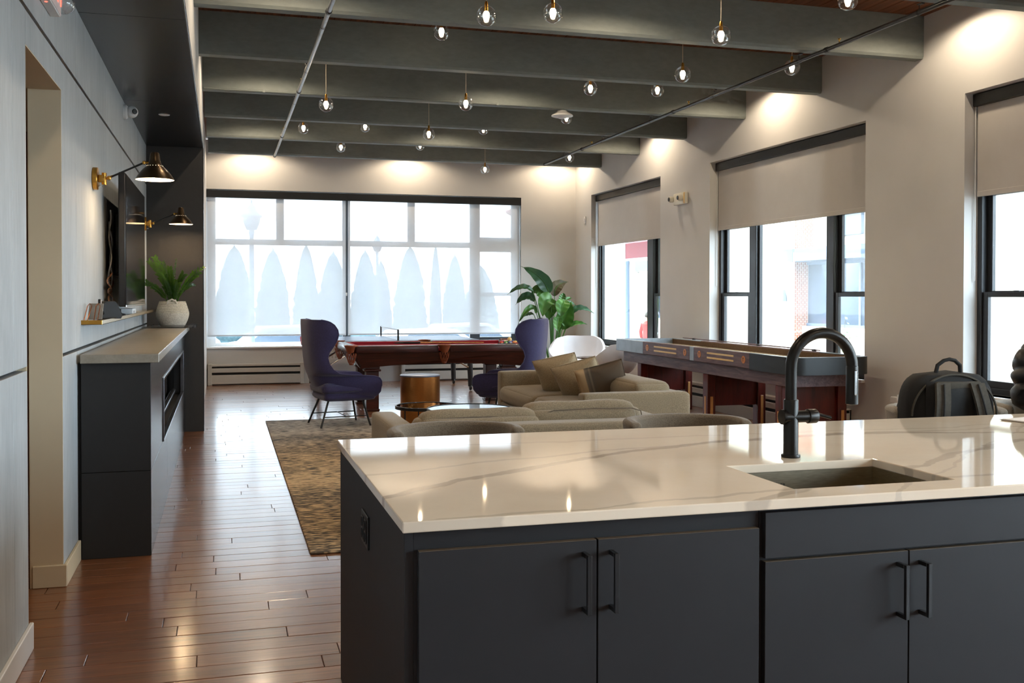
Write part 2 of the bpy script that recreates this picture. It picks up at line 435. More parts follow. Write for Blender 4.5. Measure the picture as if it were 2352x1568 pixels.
M_quartz = m_quartz()
def m_leaf(name, a, b, rough=.35):
    t = base(name, lin(a), rough, 0)
    v = t.coord((1,1,1)); f = t.noise(v, 7, 3)
    t.link(t.ramp(f, [(.3, lin(a)), (.7, lin(b))]), t.b.inputs['Base Color'])
    t.b.inputs['Transmission Weight'].default_value = 0.0
    tr = t.add('BsdfTranslucent'); tr.inputs[0].default_value = (*lin(b), 1)
    mx = t.add('MixShader'); mx.inputs[0].default_value = .28
    out = [n for n in t.n if n.type == 'OUTPUT_MATERIAL'][0]
    t.link(t.b.outputs[0], mx.inputs[1]); t.link(tr.outputs[0], mx.inputs[2]); t.link(mx.outputs[0], out.inputs[0]); return t.m
M_leaf1 = m_leaf('bird_of_paradise_leaf', (44,92,40), (88,140,56))
M_leaf2 = m_leaf('bird_of_paradise_dark', (32,66,46), (56,96,60))
M_leafd = m_leaf('withered_leaf', (58,52,34), (92,82,48), .6)
M_zz = m_leaf('zz_leaf', (30,62,20), (74,112,34), .25)
M_conifer = m_leaf('hazed_conifer_foliage', (60,86,94), (92,118,126), .8)  # haze and sky light mixed into the foliage as a pale blue colour
M_shrub = m_leaf('shrub_foliage', (62,96,62), (110,140,96), .7)
def m_basket():
    t = base('coiled_cotton_rope', lin((214,204,188)), .9)
    v = t.coord((1,1,1)); f = t.noise(v, 90, 3)
    t.link(t.ramp(f, [(.3, lin((190,178,160))), (.7, lin((222,212,196)))]), t.b.inputs['Base Color']); bump(t, f, .4, .003); return t.m
M_basket = m_basket()
def m_brushed(name, rgb, rough, stretch, var=.15):
    return simple(name, rgb, rough, 1.0, var=var, scale=30, stretch=stretch)
M_sink = m_brushed('brushed_stainless', (176,164,142), .3, (1,1,12))
M_faucet = simple('gunmetal_black', (40,38,36), .3, .75, var=.1, scale=30, stretch=(6,6,1))
M_drum = m_brushed('brushed_copper_drum', (176,112,58), .34, (1,1,20))
M_drumtop = simple('drum_top_grey', (120,124,140), .3, .5, var=.05, scale=10)
# ================================================================== STRUCTURE
XL, XR, YF, YB, ZD = -.727, 5.727, 16.1, -4.5, 3.75
def struct(name, mb, mat, label=None, **k):
    o = mesh_obj(name, mb, mat, **k); o['kind'] = 'structure'
    if label: o['label'] = label
    return o
# ---- floor and planks
floor = struct('floor', MB().box(-3.2, XR+.2, YB, YF+.2, -.14, -.013), M_gap, 'brown hickory plank floor running the width of the room')
PW = .127
rf = random.Random(3)
def add_rnd(o, vals):
    a = o.data.attributes.new('rnd', 'FLOAT', 'FACE'); a.data.foreach_set('value', vals)
stuff = MB(); stuff_r = []
nrow = int((YF - YB)/PW)
for i in range(nrow+1):
    y1 = YF - i*PW; y0 = y1 - PW
    x = -3.2 - rf.uniform(0, 1.2)
    while x < XR:
        L = rf.choice((.55, .8, 1.05, 1.3, 1.6, 1.9)) * rf.uniform(.9, 1.1)
        a, b = max(x, -3.2), min(x+L, XR); x += L
        if b - a < .05: continue
        v = rf.random(); dz = rf.uniform(-.0006, .0006)
        near = 3.75 < y0 < 6.75 and b > -.95 and a < .9
        mb = MB() if near else stuff
        nf = len(mb.f)
        g = .0011
        x0_, x1_, y0_, y1_ = a+g, b-g, y0+g*.8, y1-g*.8; e = .0018; z1 = dz; z0 = -.013
        mb.add([(x0_,y0_,z0),(x1_,y0_,z0),(x1_,y1_,z0),(x0_,y1_,z0),(x0_,y0_,z1-e),(x1_,y0_,z1-e),(x1_,y1_,z1-e),(x0_,y1_,z1-e),
                (x0_+e,y0_+e,z1),(x1_-e,y0_+e,z1),(x1_-e,y1_-e,z1),(x0_+e,y1_-e,z1)],
               [(0,1,5,4),(1,2,6,5),(2,3,7,6),(3,0,4,7),(4,5,9,8),(5,6,10,9),(6,7,11,10),(7,4,8,11),(8,9,10,11)])
        k = len(mb.f) - nf
        if near:
            o = mesh_obj('plank', mb, M_floor, floor, smooth=False); add_rnd(o, [v]*k)
        else: stuff_r += [v]*k
o = mesh_obj('plank_field', stuff, M_floor, floor, smooth=False); o['kind'] = 'stuff'; add_rnd(o, stuff_r)
# ---- ceiling deck with planks
ceiling = struct('ceiling', MB().box(-.9, XR+.2, YB, YF+.2, ZD+.03, ZD+.2), M_deckw, 'brown timber deck ceiling above the beams')
x = -.19
dk = MB().box(-.068, .068, YB, YF, 0, .03, .004)
dk0 = None
while x < XR:
    if dk0 is None:
        dk0 = mesh_obj('deck_plank', dk, M_deckw, ceiling, smooth=False); o = dk0
    else:
        o = dk0.copy(); COL.objects.link(o)
    o.location = (x+.07, 0, ZD); x += .14
# ---- left wall: backing, panels, doorway
wl = MB()
wl.box(-.86, XL-.04, YB, 4.27, 0, 3.75).box(-.86, XL-.04, 5.17, 10.75, 0, 3.75).box(-.86, XL-.04, 4.27, 5.17, 2.346, 3.75)
wall_left = struct('wall_left', wl, M_gap, 'grey fibre cement panelled wall on the left', smooth=False)
ys = [-4.5, -3.0, -1.6, -.2, 1.2, 2.6, 4.003, 5.66, 7.06, 8.32, 9.70, 10.69]
zs = [(0.0, 1.087), (1.103, 2.480), (2.500, 2.868)]
def panel(y0, y1, z0, z1):
    g = .0022
    mesh_obj('panel', MB().box(XL-.041, XL, y0+g, y1-g, z0, z1, .0012), M_panel, wall_left, smooth=False)
for a, b in zip(ys, ys[1:]):
    for z0, z1 in zs:
        if a == 4.003 and z0 < 2.4:
            panel(a, 4.27, z0, z1); panel(5.17, b, z0, z1)
            if z1 > 2.346 and z0 > 1: panel(4.27, 5.17, 2.346, z1)
        elif b <= 10.7: panel(a, b, z0, z1)
dj = MB().box(-.872, XL-.001, 5.166, 5.178, 0, 2.35).box(-.872, XL-.001, 4.262, 4.274, 0, 2.35).box(-.872, XL-.001, 4.27, 5.17, 2.342, 2.354)
dj.box(-.875, -.862, 5.17, 7.6, 0, 2.5).box(-.875, -.862, 2.0, 4.27, 0, 2.5).box(-.875, -.862, 4.27, 5.17, 2.346, 2.5)
struct('door_1', dj, M_cream, 'cream painted open doorway in the grey panelled wall', smooth=False)
hall = MB().box(-3.2, -.875, 7.6, 7.7, 0, 2.5).box(-3.3, -3.2, 2.0, 7.7, 0, 2.5).box(-3.2, -.875, 1.9, 2.0, 0, 2.5)
struct('wall_hall', hall, M_halldoor, 'brown wood wall of the hallway behind the doorway', smooth=False)
struct('ceiling_hall', MB().box(-3.3, -.86, 1.9, 7.7, 2.5, 2.56), M_cream, 'hallway ceiling', smooth=False)
t = thing('hall_fill_light', 'unseen round fill light added inside the hallway behind the doorway', 'ceiling light', (-1.9, 5.6, 2.5))  # lamp added to brighten the dark hallway, itself out of view
part(t, 'rim', MB().lathe([(.10,0),(.10,-.02),(.085,-.02),(.085,0)], 24), M_white)
part(t, 'lens', MB().lathe([(.0,-.012),(.084,-.012)], 24), emit('hall_fill_lens', (1,.75,.45), 160))
bbl = MB().box(XL, XL+.016, YB, 4.285, 0, .105, .003)
struct('baseboard_left', bbl, M_white, 'white baseboard under the panelled wall in the left foreground', smooth=False)
bb2 = MB().box(XL-.135, XL+.016, 5.155, 5.171, 0, .105, .003).box(XL, XL+.016, 5.16, 5.655, 0, .105, .003)
struct('baseboard_doorway', bb2, M_cream, 'painted baseboard wrapping the far corner of the doorway', smooth=False)
# ---- soffit, bulkhead, column
sof = thing('steel_soffit', 'blackened steel soffit hanging above the fireplace wall', 'soffit', (0, 0, 2.87), kind='structure')
for a, b in ((-4.5, -.9), (-.9, 2.45), (2.45, 5.757), (5.757, 8.232), (8.232, 10.69)):
    part(sof, 'soffit_panel', MB().box(XL, -.190, a+.002, b-.002, -.004, .010, .001), M_steel, smooth=False)
part(sof, 'edge_trim', MB().box(-.190, -.182, YB, 10.69, -.008, .03, .001), M_chrome, smooth=False)
struct('trim_1', MB().box(-.86, -.186, YB, 10.80, 2.885, 3.75), M_wall, 'white bulkhead face above the steel soffit', smooth=False)
struct('wall_left_far', MB().box(-.9, -.235, 10.80, YF, 0, 3.75), M_wall, 'narrow white side wall beyond the dark column', smooth=False)
colm = thing('steel_clad_column', 'tall dark steel clad return wall behind the potted basket plant', 'column', (0, 10.69, 0), kind='structure')
part(colm, 'face_panel', MB().box(XL-.1, -.190, 0, .008, 0, 2.866, .001), M_steelside, smooth=False)
part(colm, 'side_panel', MB().box(-.190, -.182, 0, .11, 0, 2.866, .001), M_steel, smooth=False)
part(colm, 'core', MB().box(XL-.1, -.19, .008, .11, 0, 2.87), M_gap, smooth=False)
# ---- far wall
OX0, OX1, OZ0, OZ1 = -.24, 4.77, .585, 3.0
fwm = MB().box(-.9, OX0, YF, YF+.3, 0, 3.75).box(OX1, XR+.9, YF, YF+.3, 0, 3.75).box(OX0, OX1, YF, YF+.3, 0, OZ0).box(OX0, OX1, YF, YF+.3, OZ1, 3.75)
wall_far = struct('wall_far', fwm, M_wall, 'white far wall around the wide shaded window', smooth=False)
win = thing('window_1', 'wide dark framed window in the far wall behind sheer shades, some bars whitened for glare', 'window', (0, YF+.14, 0), kind='structure')
def bar(name, x0, x1, z0, z1, d=.05, mat=M_frame): part(win, name, MB().box(x0, x1, 0, d, z0, z1, .004), mat, smooth=False)
bar('frame', OX0, -.10, OZ0, OZ1, mat=M_white); bar('frame', 4.64, OX1, OZ0, OZ1, mat=M_frame); bar('frame', -.10, 4.64, 2.93, OZ1); bar('frame', -.10, 4.0, OZ0, .64, mat=M_white); bar('frame', 4.0, 4.64, OZ0, .64)  # left jamb and bottom bars whitened to stand for blown-out window glare
bar('mullion', 1.84, 1.965, .64, 2.93); bar('mullion', 3.93, 4.10, .64, 2.93)
bar('mullion', .81, .93, 2.25, 2.93); bar('mullion', 2.89, 3.01, 2.25, 2.93)
bar('transom', -.10, 1.84, 2.16, 2.25); bar('transom', 1.965, 3.93, 2.16, 2.25); bar('transom', 4.10, 4.64, 2.10, 2.34)
bar('meeting_rail', 4.10, 4.64, 1.37, 1.43); bar('sash_rail', 4.10, 4.64, .64, .69)
for x0, x1, z0, z1 in ((-.10,.81,2.25,2.93),(.93,1.84,2.25,2.93),(1.965,2.89,2.25,2.93),(3.01,3.93,2.25,2.93),(4.10,4.64,2.34,2.93),(-.10,1.84,.64,2.16),(1.965,3.93,.64,2.16),(4.10,4.64,1.43,2.10),(4.10,4.64,.69,1.37)):
    part(win, 'pane', MB().box(x0, x1, .022, .026, z0, z1), M_pane, smooth=False)
part(win, 'sill', MB().box(OX0-.02, OX1+.03, -.19, .0, .560, .587, .004), M_sill, smooth=False)
def far_shade(label, x0, x1):
    t = thing('roller_shade', label, 'window shade', ((x0+x1)/2, YF+.045, 0), group='sheer shades on the far window')
    w = (x1-x0)/2
    part(t, 'cassette', MB().box(-w-.01, w+.01, -.04, .05, 2.875, 2.985, .006), M_black, smooth=False)
    part(t, 'fabric', MB().box(-w+.012, w-.012, .0, .0012, .765, 2.88), M_farshade, smooth=False)
    part(t, 'bottom_bar', MB().box(-w+.012, w-.012, -.006, .008, .742, .768, .003), simple('hem_'+str(x0), (196,204,214), .4), smooth=False)
    cx = w - .004
    part(t, 'chain', MB().tube([(cx,-.02,2.88),(cx,-.02,1.42)], .004, 6), M_black)
    part(t, 'chain_tensioner', MB().box(cx-.012, cx+.012, -.03, -.008, 1.37, 1.42, .004), M_white)
far_shade('sheer roller shade on the left half of the far window', -.235, 1.893)
far_shade('sheer roller shade on the right half of the far window', 1.905, 4.765)
# ---- right wall
OPEN = [(-3.6, 2.45), (3.72, 6.81), (8.11, 11.22), (12.67, 15.35)]
rw = MB(); edge = YB
for a, b in OPEN:
    rw.box(XR, XR+.24, edge, a, 0, 3.75).box(XR, XR+.24, a, b, 0, .6).box(XR, XR+.24, a, b, 3.0, 3.75); edge = b
rw.box(XR, XR+.24, edge, YF+.3, 0, 3.75)
wall_right = struct('wall_right', rw, M_wall, 'white right wall with deep window openings', smooth=False)
px = MB()
for a, b, d in ((2.5, 3.66, .6), (6.87, 8.05, .6), (11.28, 12.61, .6), (15.41, 16.4, .2)):
    px.box(XR+.24, XR+.24+d, a, b, -.9, 4.2, .01)
struct('wall_exterior', px, M_exterior, 'cream stucco pilasters outside the right windows', smooth=False)
struct('wall_back', MB().box(-.9, XR+.3, YB-.1, YB, 0, 3.75), M_wall, 'white wall behind the kitchen', smooth=False)
def win_right(n, y0, y1, bays, label):
    w = thing('window_%d' % n, label, 'window', (XR+.128, 0, .6), kind='structure')
    H = 2.4
    def b(name, ya, yb, za, zb, xa=0.0, xb=.09, mat=M_frame, bev=.004, p=None):
        return part(p or w, name, MB().box(xa, xb, ya, yb, za, zb, bev), mat, smooth=False)
    b('frame', y0, y0+.05, 0, H); b('frame', y1-.05, y1, 0, H); b('frame', y0+.05, y1-.05, 0, .05); b('frame', y0+.05, y1-.05, H-.05, H)
    for k, (a, c, typ) in enumerate(bays):
        if k: b('mullion', bays[k-1][1], a, .05, H-.05)
        if typ == 'fixed':
            b('stop', a, a+.03, .05, H-.05, .03, .07); b('stop', c-.03, c, .05, H-.05, .03, .07); b('stop', a+.03, c-.03, .05, .08, .03, .07)
            b('pane', a+.03, c-.03, .08, H-.05, .048, .052, M_pane, 0)
        else:
            mr = .79
            for nm, za, zb, xa in (('upper_sash', mr, 1.62, .055), ('lower_sash', .05, mr+.02, .015)):
                s = thing(nm, None, None); s.parent = w
                lo = .055 if nm == 'lower_sash' else .03
                mb = MB().box(xa, xa+.035, a, a+.055, za, zb, .003).box(xa, xa+.035, c-.055, c, za, zb, .003).box(xa, xa+.035, a+.055, c-.055, za, za+lo, .003).box(xa, xa+.035, a+.055, c-.055, zb-.04, zb, .003)
                mesh_obj('sash_frame', mb, M_frame, s, smooth=False)
                mesh_obj('pane', MB().box(xa+.015, xa+.019, a+.055, c-.055, za+lo, zb-.04), M_pane, s, smooth=False)
            b('head_stop', a, c, 1.62, H-.05, .03, .08)
            ym = (a+c)/2
            b('sash_lock', ym-.03, ym+.03, mr+.02, mr+.032, .02, .045); b('tilt_latch', ym-.025, ym+.025, 1.585, 1.605, .04, .06)
    part(w, 'sill', MB().box(-.165, .0, y0-.01, y1+.01, -.03, .0, .004), M_sill, smooth=False)
    return w
win_right(2, 12.67, 15.35, [(12.72, 13.20, 'hung'), (13.40, 15.30, 'fixed')], 'dark framed window beside the big leafy plant')
win_right(3, 8.11, 11.22, [(8.16, 8.80, 'hung'), (8.93, 10.33, 'fixed'), (10.48, 11.17, 'hung')], 'dark framed three part window behind the shuffleboard table')
win_right(4, 3.72, 6.81, [(3.77, 4.45, 'hung'), (4.58, 5.93, 'fixed'), (6.07, 6.76, 'hung')], 'dark framed window behind the seated person on the right')
win_right(5, -3.6, 2.45, [(-3.55, -2.2, 'fixed'), (-2.06, -.7, 'fixed'), (-.56, .9, 'fixed'), (1.04, 2.40, 'fixed')], 'unseen dark framed window beside the kitchen island, enlarged to light the left wall')  # out of view; widened and left unshaded to throw daylight onto the left wall
def right_shade(label, y0, y1):
    t = thing('roller_shade', label, 'window shade', (XR+.10, (y0+y1)/2, 0), group='beige shades on the right windows')
    w = (y1-y0)/2
    part(t, 'cassette', MB().box(-.03, .045, -w+.004, w-.004, 2.895, 2.995, .006), M_black, smooth=False)
    part(t, 'fabric', MB().box(.0, .0012, -w+.03, w-.03, 2.215, 2.92), M_rightshade, smooth=False)
    part(t, 'bottom_bar', MB().box(-.006, .008, -w+.03, w-.03, 2.172, 2.217, .004), M_rightshade, smooth=False)
    part(t, 'chain', MB().tube([(-.01, w-.018, 2.9), (-.01, w-.018, 1.5)], .0035, 6), M_white)
right_shade('beige roller shade half drawn on the window beside the big plant', 12.67, 15.35)
right_shade('beige roller shade half drawn above the shuffleboard table', 8.11, 11.22)
right_shade('beige roller shade half drawn at the right edge of the room', 3.72, 6.81)
bbr = MB()
for a, b in ((YB, 3.0), (6.9, 8.25), (12.62, 16.1)): bbr.box(XR-.016, XR, a, b, 0, .105, .003)
struct('baseboard_right', bbr, M_white, 'white baseboard along the right wall', smooth=False)
# ---- beams
lab = ['nearest grey ceiling beam at the top right corner', 'second grey ceiling beam from the kitchen, long pendant cords in front', 'third grey ceiling beam from the kitchen',
       'fourth grey ceiling beam with a conduit along it', 'fifth grey ceiling beam from the kitchen', 'sixth grey ceiling beam, next to last before the far wall', 'last grey ceiling beam in front of the far wall']
BY = [5.86 + 1.515*i for i in range(7)]
def beam_mesh():
    poly = [(-.062,.36),(-.062,.022),(-.05,0),(.05,0),(.062,.022),(.062,.36)]
    return MB().prism(poly, 'x', -.19, XR)
b0 = None
for i in range(-6, 7):
    if b0 is None: o = b0 = mesh_obj('ceiling_beam', beam_mesh(), M_beam, smooth=False)
    else: o = b0.copy(); COL.objects.link(o)
    o.location = (0, 5.86 + 1.515*i - .003, 3.39)
    L = lab[i] if i >= 0 else ['ceiling beam directly over the island front', 'ceiling beam over the camera', 'first beam behind the camera', 'second beam behind the camera', 'third beam behind the camera', 'last beam by the kitchen wall'][-i-1]
    tag(o, L, 'beam', 'ceiling beams', 'structure')
# ================================================================== CEILING FITTINGS
PEND = [((1.714,6.62,3.261),'large globe pendant at top centre with a short cord, left of its twin'),
 ((1.729,8.14,3.535),'globe pendant tucked high against the third beam, left of top centre'),
 ((2.187,6.62,3.318),'large globe pendant at top centre, right of its twin'),
 ((.943,9.66,3.175),'globe pendant on a long cord beside the left sprinkler pipe'),
 ((2.234,9.4,3.205),'globe pendant on a long cord above the middle of the room'),
 ((.953,12.55,3.412),'small globe pendant just right of the left pipe, far down the room'),
 ((1.75,12.9,3.521),'small globe pendant half hidden by a beam, left of centre'),
 ((2.228,11.17,3.185),'globe pendant on a cord in front of the fifth beam, left of centre'),
 ((1.578,14.1,3.423),'small globe pendant near the end of the left pipe'),
 ((2.707,14.2,3.508),'small globe pendant peeking from under the sixth beam'),
 ((3.247,12.69,3.524),'globe pendant almost hidden behind the fifth beam near the centre'),
 ((3.685,14.3,3.215),'lowest globe pendant hanging in front of the far wall'),
 ((3.348,6.4,3.192),'large globe pendant on a long cord, right of top centre'),
 ((3.75,7.85,3.25),'globe pendant on a cord in front of the third beam, right side'),
 ((3.421,9.2,3.378),'globe pendant under the third beam, right of centre, without visible cord'),
 ((4.258,9.5,3.467),'globe pendant in front of the fourth beam near the right pipe'),
 ((4.794,7.85,3.374),'globe pendant crossed by the right sprinkler pipe, nearest the right wall'),
 ((4.193,6.15,3.435),'globe pendant cut off by the top edge of the picture'),
 ((3.833,11.1,3.432),'globe pendant partly behind the white ceiling sensor'),
 ((4.848,13.9,3.378),'small globe pendant beside the far end of the right pipe')]
pend0 = None
for (x, y, z), L in PEND:
    t = thing('globe_pendant', L, 'pendant light', (x, y, z), group='glass globe pendants')
    cord_h = ZD - z
    part(t, 'cord', MB().tube([(0,0,.07),(0,0,cord_h)], .0026, 6), M_cordw)
    part(t, 'canopy', MB().lathe([(.0,cord_h),(.028,cord_h),(.028,cord_h-.018),(.0,cord_h-.02)], 14), M_brass)
    if pend0 is None:
        pend0 = [part(t, 'cap', MB().lathe([(.0,.098),(.008,.098),(.012,.085),(.012,.062),(.0,.06)], 14), M_brass),
                 part(t, 'glass_globe', MB().lathe([(.07*math.sin(a), .07*math.cos(a)) for a in [math.pi*(i+.001)/18 for i in range(19)]], 28, cap=False), M_globe),
                 part(t, 'socket', MB().lathe([(.0,.062),(.013,.06),(.013,.030),(.0,.028)], 14), M_brass),
                 part(t, 'bulb', MB().lathe([(.0,.034),(.012,.032),(.019,.020),(.023,.006),(.021,-.008),(.012,-.017),(.0,-.020)], 16), M_lens),
                 part(t, 'frosted_cup', MB().lathe([(.026,-.018),(.024,-.034),(.014,-.046),(.0,-.05)], 18, cap=False), M_globe)]
    else:
        for s in pend0:
            c = s.copy(); COL.objects.link(c); c.parent = t
# deck mounted downlights, every second bay
DOWN = []
for yb in (-2.42, .61, 3.64, 6.62, 9.66, 12.69, 15.66):
    for x in (.45, 2.85, 5.32): DOWN.append((x, yb))
d0 = None
rown = {-2.42:'behind the camera, far row', .61:'above the camera', 3.64:'above the island', 6.62:'between the first and second visible beams', 9.66:'between the third and fourth beams', 12.69:'between the fifth and sixth beams', 15.66:'between the last beam and the far wall'}
for x, yb in DOWN:
    side = {.45:'left', 2.85:'middle', 5.32:'right'}[x]
    t = thing('deck_downlight', '%s deck downlight hidden %s' % (side, rown[yb]), 'downlight', (x, yb, ZD), group='deck downlights')
    if d0 is None:
        d0 = [part(t, 'can', MB().lathe([(.0,0),(.055,0),(.055,-.07),(.048,-.07),(.046,-.03),(.0,-.03)], 20), M_black)]
    else:
        for s in d0:
            c = s.copy(); COL.objects.link(c); c.parent = t
    l = bpy.data.lights.new('downlight_lamp', 'SPOT'); l.energy = SPOT_W; l.color = WARM; l.spot_size = R(164); l.spot_blend = .35; l.shadow_soft_size = .03
    lo = bpy.data.objects.new('downlight_lamp', l); COL.objects.link(lo); lo.parent = t; lo.location = (0,0,-.075)
# sprinkler pipes
def pipe(label, x, y1, mat):
    t = thing('sprinkler_pipe', label, 'pipe', (x, 0, 3.335))
    part(t, 'pipe', MB().tube([(0,YB+.1,0),(0,y1,0)], .017, 12), mat)
    part(t, 'end_cap', MB().lathe([(.0,y1+.012),(.021,y1+.012),(.021,y1-.03),(.0,y1-.03)], 14, axis='y'), M_black)
    for yb in [5.86+1.515*i+.01 for i in range(-6, 7)]:
        if yb > y1: continue
        mb = MB().tube([(0,yb+.09,.055),(0,yb+.09,.02)], .003, 6).lathe([(.021,yb+.08),(.021,yb+.10)], 12, axis='y', cap=False)
        mb.box(-.012,.012,yb+.05,yb+.10,.05,.058)
        part(t, 'hanger', mb, M_black)
    for yb in (6.9, 9.55, 12.4):
        if yb < y1: part(t, 'sprinkler_head', MB().lathe([(.0,.05),(.014,.048),(.004,.03),(.006,.012)], 10, c=(0,yb,0)), M_gold)
    for yb in (4.2, 7.05, 9.9, 12.75):
        if yb < y1: part(t, 'coupling', MB().lathe([(.0175,yb),(.023,yb+.004),(.023,yb+.035),(.0175,yb+.04)], 14, axis='y', cap=False), M_black)
pipe('grey galvanised sprinkler pipe running under the beams on the left', .71, 14.6, M_pipe)
pipe('dark sprinkler pipe running under the beams on the right', 4.63, 14.4, M_pipe2)
t = thing('ceiling_conduit', 'thin grey conduit fixed along the fourth beam', 'conduit', (0, 10.34, 3.40))
part(t, 'tube', MB().tube([(-.17,0,0),(3.5,0,0)], .010, 8), M_beam)
for xx in (.4, 1.6, 2.8): part(t, 'clip', MB().box(xx-.012,xx+.012,-.012,.02,-.012,.012), M_beam)
t = thing('ceiling_sensor', 'white cone shaped sensor under the fourth beam', 'sensor', (3.55, 10.42, 3.385))
part(t, 'housing', MB().lathe([(.0,0),(.05,0),(.055,-.015),(.115,-.05),(.118,-.062),(.09,-.07),(.0,-.07)], 24), M_white)
part(t, 'lens', MB().lathe([(.05,-.07),(.04,-.085),(.0,-.09)], 18), M_shellw)
# ================================================================== LEFT WALL FITTINGS
def sconce(label, y):
    t = thing('wall_sconce', label, 'wall lamp', (XL, y, 2.06), group='swing arm sconces')
    part(t, 'back_plate', MB().lathe([(.0,0),(.062,0),(.066,.004),(.066,.026),(.062,.030),(.0,.030)], 28, axis='x'), M_brass)
    part(t, 'swivel', MB().box(.03,.062,-.016,.016,-.022,.022,.004).lathe([(.0,-.034),(.014,-.034),(.014,.034),(.0,.034)], 14, c=(.062,0,0)), M_brass)
    part(t, 'switch', MB().tube([(.03,0,-.045),(.05,0,-.045)], .004, 8), M_chrome)
    hx, hz = .345, .0
    part(t, 'joint', MB().lathe([(.0,-.014),(.010,-.01),(.013,0),(.010,.01),(.0,.014)], 12, c=(.092,-.02,.004)).tube([(.07,0,0),(.112,-.02,.016)], .007, 8), M_brass)
    part(t, 'arm', MB().tube([(.105,-.02,.012),(.285,-.035,.098)], .0058, 10), M_black)
    part(t, 'joint', MB().lathe([(.0,-.012),(.009,-.008),(.011,0),(.009,.008),(.0,.012)], 12, c=(.285,-.035,.098)).tube([(.285,-.035,.098),(.315,-.035,.100)], .007, 8), M_brass)
    prof = [(.021,.160),(.026,.152),(.030,.118),(.036,.096),(.046,.080),(.068,.060),(.089,.035),(.103,.013),(.111,.0)]
    sh = part(t, 'shade', MB().lathe(prof, 36, c=(hx,-.035,.0), cap=False).lathe([(.0,.163),(.021,.160)], 36, c=(hx,-.035,0), cap=False), M_bronze)
    inn = [(r-.003, h-.001) for r, h in prof[2:]]
    mesh_obj('shade_lining', MB().lathe(inn, 36, c=(hx,-.035,.0), cap=False), M_shadein, sh)
    for k in range(18):
        a = 2*math.pi*k/18
        mesh_obj('perforation', MB().lathe([(.0,-.002),(.0023,.0),(.0,.002)], 6, c=(hx+.0462*math.cos(a), -.035+.0462*math.sin(a), .0805)), M_perf, sh)
    part(t, 'bulb', MB().lathe([(.0,.09),(.013,.085),(.014,.06),(.026,.04),(.028,.028),(.02,.012),(.0,.006)], 16, c=(hx,-.035,0)), emit('sconce_bulb_%d' % int(y*10), (1,.70,.40), 420))
    return t
sconce('brass and bronze swing arm sconce nearest the camera, beside the television', 6.36)
sconce('smaller looking brass and bronze sconce glowing above the potted plant', 10.25)
t = thing('television', 'large flat black television mounted on the grey panelled wall', 'television', (-.60, 7.62, 1.73))
part(t, 'housing', MB().box(-.03,.012,-.81,.81,-.425,.425,.006), M_plastic)
part(t, 'screen', MB().box(.012,.0145,-.80,.80,-.415,.418), M_screen, smooth=False)
part(t, 'bezel', MB().box(.011,.0165,-.812,.812,-.427,-.413,.002), M_chrome, smooth=False)
part(t, 'wall_mount', MB().box(-.125,-.105,-.3,.3,-.22,.22,.004).box(-.105,-.03,-.22,-.18,-.2,.2,.004).box(-.105,-.03,.18,.22,-.2,.2,.004), M_black)
t = thing('television_cables', 'grey and brown cables hanging behind the television', 'cables', (-.69, 6.9, 1.3))
def wob(z0, z1, y, amp, ph, n=16): return [(.01*math.sin(ph*2+i), y+amp*math.sin(ph+i*.75), z0+(z1-z0)*i/(n-1)) for i in range(n)]
for k, (z0, z1, yy, am, mat) in enumerate(((-.02,.62,.02,.035,M_graycable),(.0,.55,.07,.03,M_graycable),(-.03,.22,-.02,.06,M_cable),(-.03,.18,.04,.07,M_cable),(-.03,.24,.10,.05,M_cable))):
    part(t, 'cable', MB().tube(wob(z0, z1, yy, am, k*1.3), .005, 6), mat)
t = thing('wall_shelf', 'narrow polished gold ledge under the television', 'shelf', (XL, 5.82, 1.22))
part(t, 'ledge', MB().box(0,.105,0,4.78,0,.0035,.001), M_gold, smooth=False)
part(t, 'front_lip', MB().box(.101,.105,0,4.78,0,.024,.001), M_gold, smooth=False)
part(t, 'end_lip', MB().box(0,.101,0,.004,.0,.024,.001), M_brass, smooth=False)
part(t, 'top_tray', MB().box(.0,.101,.004,4.78,.012,.016), M_gold, smooth=False)
ZS = 1.236
t = thing('picture_easel', 'copper wire easel holding a small card on the gold ledge', 'easel', (-.675, 5.96, ZS), R(-18))
part(t, 'card', MB().box(-.04,.04,-.002,.002,.01,.10,.001).xf(Matrix.Rotation(R(-14),4,'X')), M_card, smooth=False)
part(t, 'wire_leg', MB().tube([(-.035,-.008,.085),(-.038,-.05,.003),(-.018,-.05,.003),(-.012,-.008,.085),(-.024,-.006,.097),(-.035,-.008,.085)], .0022, 6), M_copper)
part(t, 'wire_leg', MB().tube([(.012,-.008,.085),(.018,-.05,.003),(.038,-.05,.003),(.035,-.008,.085),(.024,-.006,.097),(.012,-.008,.085)], .0022, 6), M_copper)
t = thing('smart_speaker', 'dark wedge shaped cloth speaker on the gold ledge', 'speaker', (-.672, 6.62, ZS), R(-74))
poly = [(-.06,0),(.06,0),(.07,.02),(.036,.098),(.026,.106),(-.026,.106),(-.036,.098),(-.07,.02)]
part(t, 'body', MB().prism(poly, 'x', -.07, .07), M_speakerfab)
part(t, 'end_face', MB().prism([(a*.93, b*.93+.004) for a, b in poly], 'x', .07, .076), M_plastic)
part(t, 'end_face', MB().prism([(a*.93, b*.93+.004) for a, b in poly], 'x', -.076, -.07), M_plastic)
t = thing('cable_dock', 'thin upright black and white adapter with cable on the gold ledge', 'adapter', (-.69, 6.33, ZS))
part(t, 'body', MB().box(-.007,.007,-.012,.012,0,.12,.003), M_plastic)
part(t, 'white_face', MB().box(.0072,.010,-.009,.009,.05,.115,.002), M_white)
part(t, 'plug', MB().tube([(0,.01,.07),(0,.06,.075),(0,.12,.06),(0,.2,.03)], .006, 8), M_plastic)
t = thing('remote_control', 'black remote control lying on the gold ledge beside the speaker', 'remote control', (-.665, 7.35, ZS), R(10))
